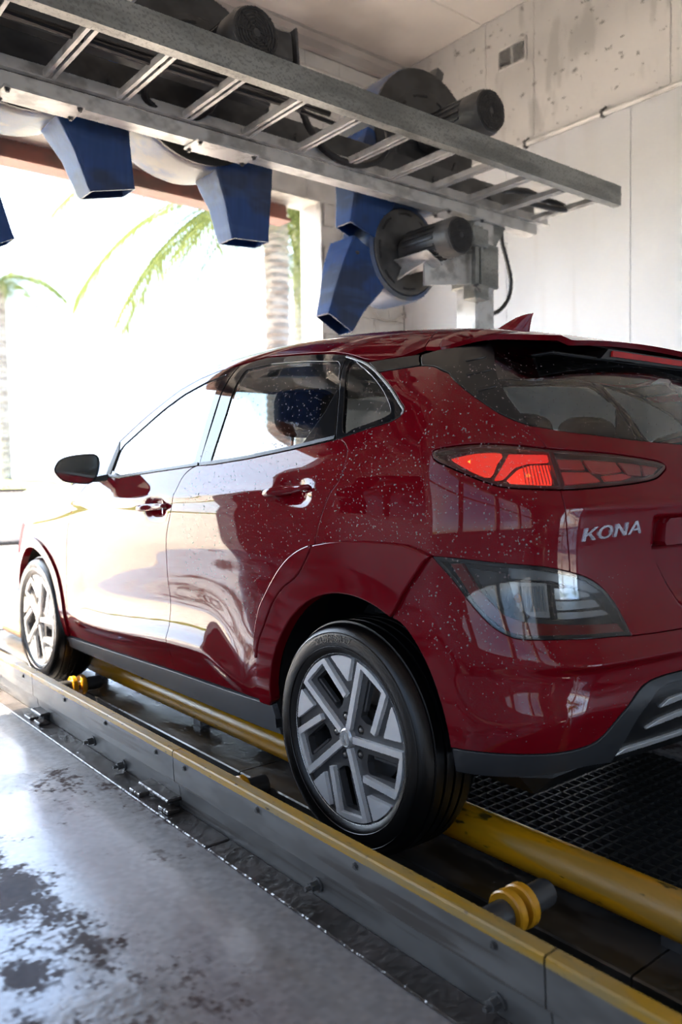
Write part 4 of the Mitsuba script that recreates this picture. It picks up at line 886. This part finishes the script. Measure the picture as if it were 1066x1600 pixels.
# ------------------------------------------------------------------ inside and underneath
shell = np.array([(2.25, .27), (1.0, .27), (.45, .30), (.42, .36)]); 
sh = np.vstack([[(2.24, .30), (.44, .30)], circ(*ARC_R, ARR+.012, 0, 180), [(-.44, .36), (U0, .36), (U0, 1.15), (-.70, 1.18), (.09, 1.16), (.88, 1.10), (1.72, 1.07), (2.2, .95)]])
cpanel('inner_shell', sh, 'black_plastic', off=-.035, gap=0, lip=0, h=.05, label='black inner structure behind the panel gaps')
cpanel('inner_pillar', np.vstack([TRO, TRI[1:], [(-.60, 1.43), (-.154, 1.43)]]), 'black_plastic', off=-.03, gap=0, lip=0, h=.03)
cpanel('inner_pillar', np.vstack([[(.03, 1.39)], DLO_R[np.argmax(DLO_R[:, 1] < 1.387):], [(0, 1.17), (-.6, 1.17)], TRO[::-1]]), 'cabin_grey', off=-.04, gap=.01, lip=0, h=.03)
hl = rl.copy(); hl[:, 0] *= .95
cpanel('headliner', np.vstack([hl, hl[::-1][1:-1]*np.array([-1, 1])]), 'cabin_grey', both=False, top=True, off=-.045, lip=0, h=.05)
add(car+'__underbody', cat(box(-.66, .66, -.50, 3.1, .23, .36, .06), box(-.80, .80, .42, 2.22, .205, .33, .02)), 'black_plastic', False)
add(car+'__cabin_floor', cat(box(-.80, .80, -.45, 2.3, .36, .42), box(-.52, .52, -.50, .30, .42, .78, .03)), 'seat', False)
add(car+'__parcel_shelf', box(-.62, .62, -.42, .02, .97, 1.0, .01), 'seat', False)
def seat(x, y, w, bench=False):
    hb = .60; rec = []
    s = [rrect(-w/2+.02, w/2-.02, -.03, .09, 0, .04), rrect(-w/2, w/2, -.05, .10, .06, .05), rrect(-w/2-.01, w/2+.01, -.05, .09, .30, .05), rrect(-w/2+.02, w/2-.02, -.04, .07, .52, .05), rrect(-w/2+.05, w/2-.05, -.02, .05, .60, .03), rrect(-.02, .02, 0, .02, .605, .008)]
    b = ring_section(s); b.apply_transform(trimesh.transformations.rotation_matrix(math.radians(18), [1, 0, 0])); b.apply_translation((x, y, .60)); return b
def cushion(x0, x1, y0, y1, z0, z1): return box(x0, x1, y0, y1, z0, z1, .05)
def headrest(x, y, z, w=.27, h=.19):
    a = np.linspace(0, 2*PI, 24, endpoint=False); se = []
    for yy, s in ((-.05, .75), (-.045, .9), (-.02, 1), (.02, 1), (.045, .9), (.05, .75)):
        se.append(np.stack([x+w/2*s*np.sign(np.cos(a))*abs(np.cos(a))**.6, y+yy+0*a, z+h/2*s*np.sign(np.sin(a))*abs(np.sin(a))**.6], 1))
    m = ring_section(se); return trimesh.convex.convex_hull(m.vertices)
for x in (-.37, .37):
    k = add(car+'__front_seat', seat(x, 1.10, .50), 'seat', 40); add(k+'__cushion', cushion(x-.26, x+.26, 1.10, 1.62, .48, .64), 'seat', False)
    add(k+'__headrest', headrest(x, .86, 1.335, .29, .20), 'seat', 50); add(k+'__headrest_posts', cat(cyl((x-.06, .89, 1.15), (x-.06, .87, 1.30), .007, 8), cyl((x+.06, .89, 1.15), (x+.06, .87, 1.30), .007, 8)), 'chrome')
k = add(car+'__rear_bench', cushion(-.64, .64, .02, .20, .60, 1.10), 'seat', False); add(k+'__cushion', cushion(-.64, .64, .18, .72, .46, .62), 'seat', False)
for x in (-.40, 0, .40): add(k+'__headrest', headrest(x, .08, 1.20, .29, .19), 'seat', 50)
add(car+'__dashboard', extr([(1.72, .60), (1.72, .98), (1.85, 1.04), (2.30, 1.02), (2.34, .6)], 'x', -.74, .74), 'seat', False)
add(car+'__steering_wheel', lathe([(.165, -.014), (.185, -.008), (.185, .008), (.165, .014), (.158, 0), (.165, -.014)], 'y', 32, (-.37, 1.62, 1.0)), 'seat')
def well(cy, cz, r, x0, x1):
    a = np.radians(np.linspace(-12, 173, 40)); v = []; f = []
    for x in (x0, x1): v += [(x, cy+r*math.cos(t), cz+r*math.sin(t)) for t in a]
    n = len(a); f = [[i, i+1, n+i+1] for i in range(n-1)]+[[i, n+i+1, n+i] for i in range(n-1)]; o = len(v)
    v.append((x1, cy, cz)); f += [[n+i, n+i+1, o] for i in range(n-1)]
    return trimesh.Trimesh(np.array(v), f, process=False)
kk = add(car+'__wheel_well', well(ARC_R[0], ARC_R[1], ARR+.016, -.862, -.56), 'liner_felt', 40); scene[free(car+'__wheel_well')] = {**scene[kk], 'to_world': MIRX}
kk = add(car+'__wheel_well', well(ARC_F[0], ARC_F[1], AFR+.02, -.85, -.56), 'liner_felt', 40); scene[free(car+'__wheel_well')] = {**scene[kk], 'to_world': MIRX}
# ------------------------------------------------------------------ wheels (local: axis x, outside towards -x)
tp = [(.236, .012), (.2405, .001), (.250, -.006), (.262, -.0105), (.275, -.0125), (.292, -.0130), (.306, -.0100), (.3145, -.0030), (.3215, .008), (.3275, .0235)]
def tread(x0, x1): return [(.3325, x0), (.3335, (x0+x1)/2), (.3325, x1)]
for a, b in ((.028, .056), (.066, .092), (.102, .126), (.136, .164)):
    tp += [(.325, a-.0015)] + tread(a, b) + [(.325, b+.0015)]
tp += [(.3275, .170), (.315, .196), (.29, .204), (.25, .198), (.225, .185)]
def pz(r, deg): t = math.radians(deg); return (-r*math.cos(t), r*math.sin(t))
circle = Polygon([pz(.2385, a) for a in range(0, 360, 3)])
W_ = {}
W_['tyre'] = (lathe(tp, 'x', 128), 'tyre', 28)
W_['rim'] = (lathe([(.2375, .022), (.2385, .004), (.2425, -.0005), (.2445, .003), (.2440, .012), (.236, .02), (.226, .03), (.215, .055), (.205, .09), (.21, .16), (.22, .18)], 'x', 96), 'barrel', 30)
W_['rim_lip'] = (lathe([(.2375, .0235), (.2390, .004), (.2425, -.0010), (.2448, .003), (.2443, .012)], 'x', 96), 'alloy_face', 30)
plate = circle.buffer(-.0005); 
def arm(t): return [pz(.03, t), pz(.2355, t+.5), pz(.2355, t-29), pz(.122, t-55)]
pocks, arms, tris = [], [], []
for k in range(5):
    t = 2+72*k
    arms.append(LineString(arm(t)).buffer(.0095, cap_style='flat', join_style='mitre').intersection(circle.buffer(-.003)))
    tris.append(Polygon([pz(.236, t-39), pz(.2365, t-46), pz(.2365, t-55), pz(.236, t-63), pz(.165, t-60)]).intersection(circle.buffer(-.003)).buffer(-.003).buffer(.003))
    pk = Polygon([pz(.082, t-19), pz(.212, t-7.5), pz(.210, t-25), pz(.120, t-48), pz(.092, t-39)]).buffer(-.010).buffer(.007)
    pocks.append(pk); plate = plate.difference(pk)
for k in range(5):
    t = 33+72*k; plate = plate.difference(shapely.Point(*pz(.060, t)).buffer(.0135))
def xs(poly, a, b): return extr(poly, 'x', a, b)
W_['spoke_plate'] = (xs(plate, .012, .036), 'alloy_grey', False)
W_['disc'] = (lathe([(.001, .075), (.075, .075), (.078, .085), (.142, .088), (.142, .108), (.001, .108)], 'x', 40), 'brake', 30)
W_['backing'] = (lathe([(.001, .115), (.20, .115), (.20, .12), (.001, .12)], 'x', 24), 'black_plastic', False)
W_['caliper'] = (box(.07, .125, .055, .135, -.06, .07, .01), 'dark_steel', False)
W_['hub_cap'] = (lathe([(.001, -.006), (.024, -.005), (.0285, -.001), (.030, .012)], 'x', 32), 'lamp_ribs', 30)
hg = trimesh.util.concatenate([xs(Polygon([(y*.92, z) for y, z in p]), -.0085, -.004) for p in ([(-.014, -.014), (-.009, -.014), (.000, .014), (-.005, .014)], [(.005, -.014), (.010, -.014), (.014, .014), (.009, .014)], [(-.009, -.004), (.010, .000), (.0105, .004), (-.008, .001)])])
W_['emblem'] = (cat(hg, lathe([(.0215, -.0055), (.0225, -.0075), (.024, -.0052)], 'x', 32)), 'silver', False)
tx = meshkit.text_mesh('215/55R17', .018, .001, True); v = np.array(tx.vertices); Lx = v[:, 0].max(); th = math.radians(99)-(v[:, 0]-Lx/2)*1.25/.284
W_['tyre_lettering'] = (trimesh.Trimesh(np.stack([-.0122-v[:, 2]*1.2-.0005, -(.278+v[:, 1])*np.cos(th), (.278+v[:, 1])*np.sin(th)], 1), tx.faces, process=False), 'tyre_text', False)
scene['m_tyre_text'] = rough((.05, .05, .052), .25)
W_['sidewall_rib'] = (cat(*[lathe([(r, -.0122), (r+.0012, -.0140), (r+.0024, -.0122)], 'x', 96) for r in (.262, .302)]), 'tyre', 30)
PLY = {n: mikit.ply(m, 'm_'+mat, smooth=s_) for n, (m, mat, s_) in W_.items()}
for (cy, side) in ((0, 1), (2.6, 1), (0, -1), (2.6, -1)):
    wk = free(car+'__wheel')
    base = T().translate([-.885, cy, .334]) if side > 0 else T().translate([.885, cy, .334]).scale([-1, 1, 1])
    labels[wk] = {'label': ('rear' if cy == 0 else 'front')+(' left' if side > 0 else ' right')+' wheel'}
    for n, d_ in PLY.items(): scene[f'{wk}__{n}'] = {**d_, 'to_world': base}
    if side < 0: continue
    for k in range(5):
        t = 33+72*k; y, z = pz(.060, t)
        scene[free(f'{wk}__machined_spoke')] = {**mikit.ply(xs(arms[k], -.002, .014), 'm_alloy_face', smooth=False), 'to_world': base}
        scene[free(f'{wk}__machined_facet')] = {**mikit.ply(xs(tris[k], -.001, .014), 'm_alloy_face', smooth=False), 'to_world': base}
        scene[free(f'{wk}__lug_nut')] = {**mikit.ply(cat(lathe([(.001, .008), (.006, .010), (.0085, .016), (.0095, .04)], 'x', 16, (0, y, z)), lathe([(.0134, .012), (.0132, .05), (.001, .05)], 'x', 20, (0, y, z))), 'm_brake', smooth=30), 'to_world': base}
        rb = []
        for d in (.024, .037):
            ang = math.radians(t-31-90); tt = 2+72*k; a_ = np.array(pz(.105, tt)); b_ = np.array(pz(.195, tt)); dirn = (b_-a_)/np.linalg.norm(b_-a_)
            mid = np.array(pz(.15, tt-20)); nrm = np.array([-dirn[1], dirn[0]]); nrm = nrm if (mid-a_) @ nrm > 0 else -nrm
            rb.append(xs(LineString([a_+nrm*d, b_+nrm*d]).buffer(.0035), .016, .030))
        scene[free(f'{wk}__pocket_rib')] = {**mikit.ply(cat(*rb), 'm_alloy_grey', smooth=False), 'to_world': base}
# ------------------------------------------------------------------ water drops on body and glass
rng = np.random.default_rng(12)
def drops(n, u0, u1, z0, z1, rmin, rmax, off=0.0, top=False, keep=None):
    u = rng.uniform(u0, u1, n); z = rng.uniform(z0, z1, n)
    if keep is not None:
        pgk = Polygon(keep); ok = shapely.contains_xy(pgk, u, z); u, z = u[ok], z[ok]
    if not top:
        ok = np.hypot(u-ARC_R[0], z-ARC_R[1]) > ARR+.012; u, z = u[ok], z[ok]
    P_ = Pxy(u, z) if top else Puz(u, z); N_ = grad(P_); r = rmin+(rmax-rmin)*rng.random(len(u))**2.2
    return P_+N_*off, N_, r
ico = trimesh.creation.icosphere(1, 1.0); iv, ifc = ico.vertices, ico.faces
keepf = (iv[ifc][:, :, 2].max(1) > .05); dome_f = ifc[keepf]
sets = [drops(2300, -.70, .95, .62, 1.20, .0009, .0026), drops(900, -.05, .9, 1.13, 1.50, .0009, .0024, -.003, keep=g_r), drops(150, -.1, .2, 1.2, 1.45, .0007, .0018, -.003, keep=g_q), drops(700, -.70, .05, .88, 1.38, .0009, .0026),
        drops(450, -.62, -.30, -.1, 1.3, .001, .0026, 0, True), drops(300, -.95, -.40, .45, .85, .0007, .0016), drops(420, -1.6, -.72, 1.17, 1.42, .0007, .0019, -.001), drops(350, -.2, .45, .70, .92, .0007, .0019, .0105, keep=np.vstack([CLT, circ(*ARC_R, ARR+.01, 60, 115)[::-1]]) if 0 else None)]
VV, FF, o = [], [], 0
for P_, N_, r in sets[:-1]:
    a = np.cross(N_, [0, 0, 1.]); a /= np.linalg.norm(a, axis=1, keepdims=True)+1e-9; b = np.cross(N_, a)
    w = r[:, None, None]*(iv[None, :, 0:1]*a[:, None]+iv[None, :, 1:2]*b[:, None]*1.15+.55*iv[None, :, 2:3]*N_[:, None])+P_[:, None]
    VV.append(w.reshape(-1, 3)); FF.append((dome_f[None]+(np.arange(len(P_))*len(iv)+o)[:, None, None]).reshape(-1, 3)); o += len(P_)*len(iv)
dk_ = add(car+'__water_drops', trimesh.Trimesh(np.vstack(VV), np.vstack(FF), process=False), 'drop', True); tag(dk_, 'clear water drops beaded on paint and glass', kind='stuff')
# ------------------------------------------------------------------ outside the exit
def terrain():
    ys = np.array([YE+.30, 9, 13, 16, 20, 25, 60, 200.]); zs = np.array([-.01, -.01, .12, .30, .62, 1.05, 1.15, 1.2]); return ys, zs
ys_, zs_ = terrain()
def strip(y0, y1, x0=-60, x1=80):
    q = [y0]+[y for y in ys_ if y0 < y < y1]+[y1]; v = []; fcs = []
    for y in q: z = float(np.interp(y, ys_, zs_)); v += [(x0, y, z), (x1, y, z)]
    for i in range(len(q)-1): fcs += [[2*i, 2*i+1, 2*i+3], [2*i, 2*i+3, 2*i+2]]
    return trimesh.Trimesh(np.array(v, float), fcs, process=False)
struct('ground_pavement', cat(strip(YE+.30, 21.0), box(-60, XL-.2, -40, YE+.30, -.06, -.01), box(XR+.25, 80, -40, YE+.30, -.06, -.01), box(XL-.2, XR+.25, -40, YB, -.06, -.01)), 'pavement')
gk = struct('ground_lawn', strip(21.0, 160.0), 'grass')
def leaf_strip(base, d, length, droop, w, rng, n=6):
    """one leaflet: narrow folded strip"""
    d = d/np.linalg.norm(d); p = []; v = d.copy()
    x = base.copy()
    for k in range(n+1):
        p.append(x.copy()); x = x+v*length/n; v = v+np.array([0, 0, -droop/n]); v /= np.linalg.norm(v)
    p = np.array(p); side = np.cross(d, [0, 0, 1]); side /= np.linalg.norm(side)+1e-9
    ws = w*np.array([.55, 1, 1, .9, .7, .4, .05])[:n+1]
    vv = np.vstack([p-side*ws[:, None], p+side*ws[:, None]]); N = n+1
    ff = [[i, i+1, N+i+1] for i in range(n)]+[[i, N+i+1, N+i] for i in range(n)]
    return vv, ff
def palm(base, h, r0, r1, crown, label, seed, nf=26, fl=2.2):
    rng = np.random.default_rng(seed)
    k = thing('palm_tree', label, 'palm tree')
    pr_ = []
    for i in range(int(h/.11)+1):
        z = i*.11; r = r0+(r1-r0)*z/h; pr_ += [(r*1.08, z), (r*.94, z+.06)]
    m = lathe(pr_+[(.001, h+.02)], 'z', 20); v = m.vertices; v[:, :2] *= 1+.10*(meshkit.fbm(v*[4, 4, 3], 3, seed)[:, None]-.5)*2
    m.apply_translation(base); add(k+'__trunk', m, 'bark', 40)
    if not crown: return
    top = np.array(base)+[0, 0, h]
    for i in range(nf):
        a = 2*PI*i/nf*2.4+rng.uniform(-.2, .2); el = rng.uniform(-.25, .9); d = np.array([math.cos(a)*math.cos(el), math.sin(a)*math.cos(el), math.sin(el)])
        P = []; x = top.copy(); v = d.copy(); L = fl*rng.uniform(.85, 1.1)
        for s in range(15): P.append(x.copy()); x = x+v*L/14; v = v+np.array([0, 0, -.11]); v /= np.linalg.norm(v)
        P = np.array(P); VV, FF, o = [], [], 0
        rm = tube(P, np.linspace(.022, .004, len(P)), 5, 1, False)
        VV.append(rm.vertices); FF.append(np.array(rm.faces)); o = len(rm.vertices)
        for s in np.linspace(1.5, 13.6, 44):
            q = P[int(s)]+(P[min(int(s)+1, 14)]-P[int(s)])*(s-int(s)); t = P[min(int(s)+1, 14)]-P[int(s)]; t /= np.linalg.norm(t)
            sd = np.cross(t, [0, 0, 1]); sd /= np.linalg.norm(sd)+1e-9
            for sg in (-1, 1):
                vv, ff = leaf_strip(q, t*.55+sd*sg*.9+np.array([0, 0, -.15]), .50*fl/2.2*(1-.5*abs(s/14-.4)), .9, .013, rng)
                VV.append(vv); FF.append(np.array(ff)+o); o += len(vv)
        add(k+'__frond', trimesh.Trimesh(np.vstack(VV), np.vstack(FF), process=False), 'frond', False)
palm((5.11, 9.0, 0), 5.5, .20, .19, True, 'palm tree just outside the exit, trunk behind the upright blower nozzle', 3, 40, 4.1)
palm((9.98, 15.0, .1), 8.5, .20, .19, True, 'slim pale palm trunk seen along the inner edge of the door jamb', 5, 10, 2.2)
palm((5.62, 25.0, .95), 6.3, .19, .16, True, 'distant palm tree at the far left, trunk rising from the lawn', 8, 22, 2.4)
palm((.6, -17.0, 0), 4.5, .2, .18, True, 'palm tree beyond the entrance behind the viewer, left of the two there', 11, 22, 2.6)
palm((6.2, -22.0, 0), 5.2, .2, .18, True, 'palm tree beyond the entrance behind the viewer, right of the two there', 12, 22, 2.6)
s = thing('notice_board', 'white free-standing board with dark feet on the pavement at the far left', 'board')
add(s+'__panel', box(-.75, .46, 7.0, 7.03, .42, .95, .006), 'sign_white', False)
add(s+'__top_rail', box(-.77, .48, 6.99, 7.04, .95, .975, .004), 'sign_dark', False)
add(s+'__bottom_rail', box(-.77, .52, 6.98, 7.05, .38, .42, .004), 'sign_dark', False)
for x in (-.6, .40): add(s+'__foot', cat(box(x-.02, x+.02, 6.99, 7.04, 0, .4), box(x-.02, x+.02, 6.75, 7.28, -.01, .03, .004)), 'sign_dark', False)
for x in (.28, .40): add(s+'__handle', tube([(x-.035, 7.015, .97), (x-.035, 7.015, 1.0), (x+.035, 7.015, 1.0), (x+.035, 7.015, .97)], .006, 8, 1, False), 'sign_dark')
for k in list(scene):
    if k.startswith('palm') and 0: pass
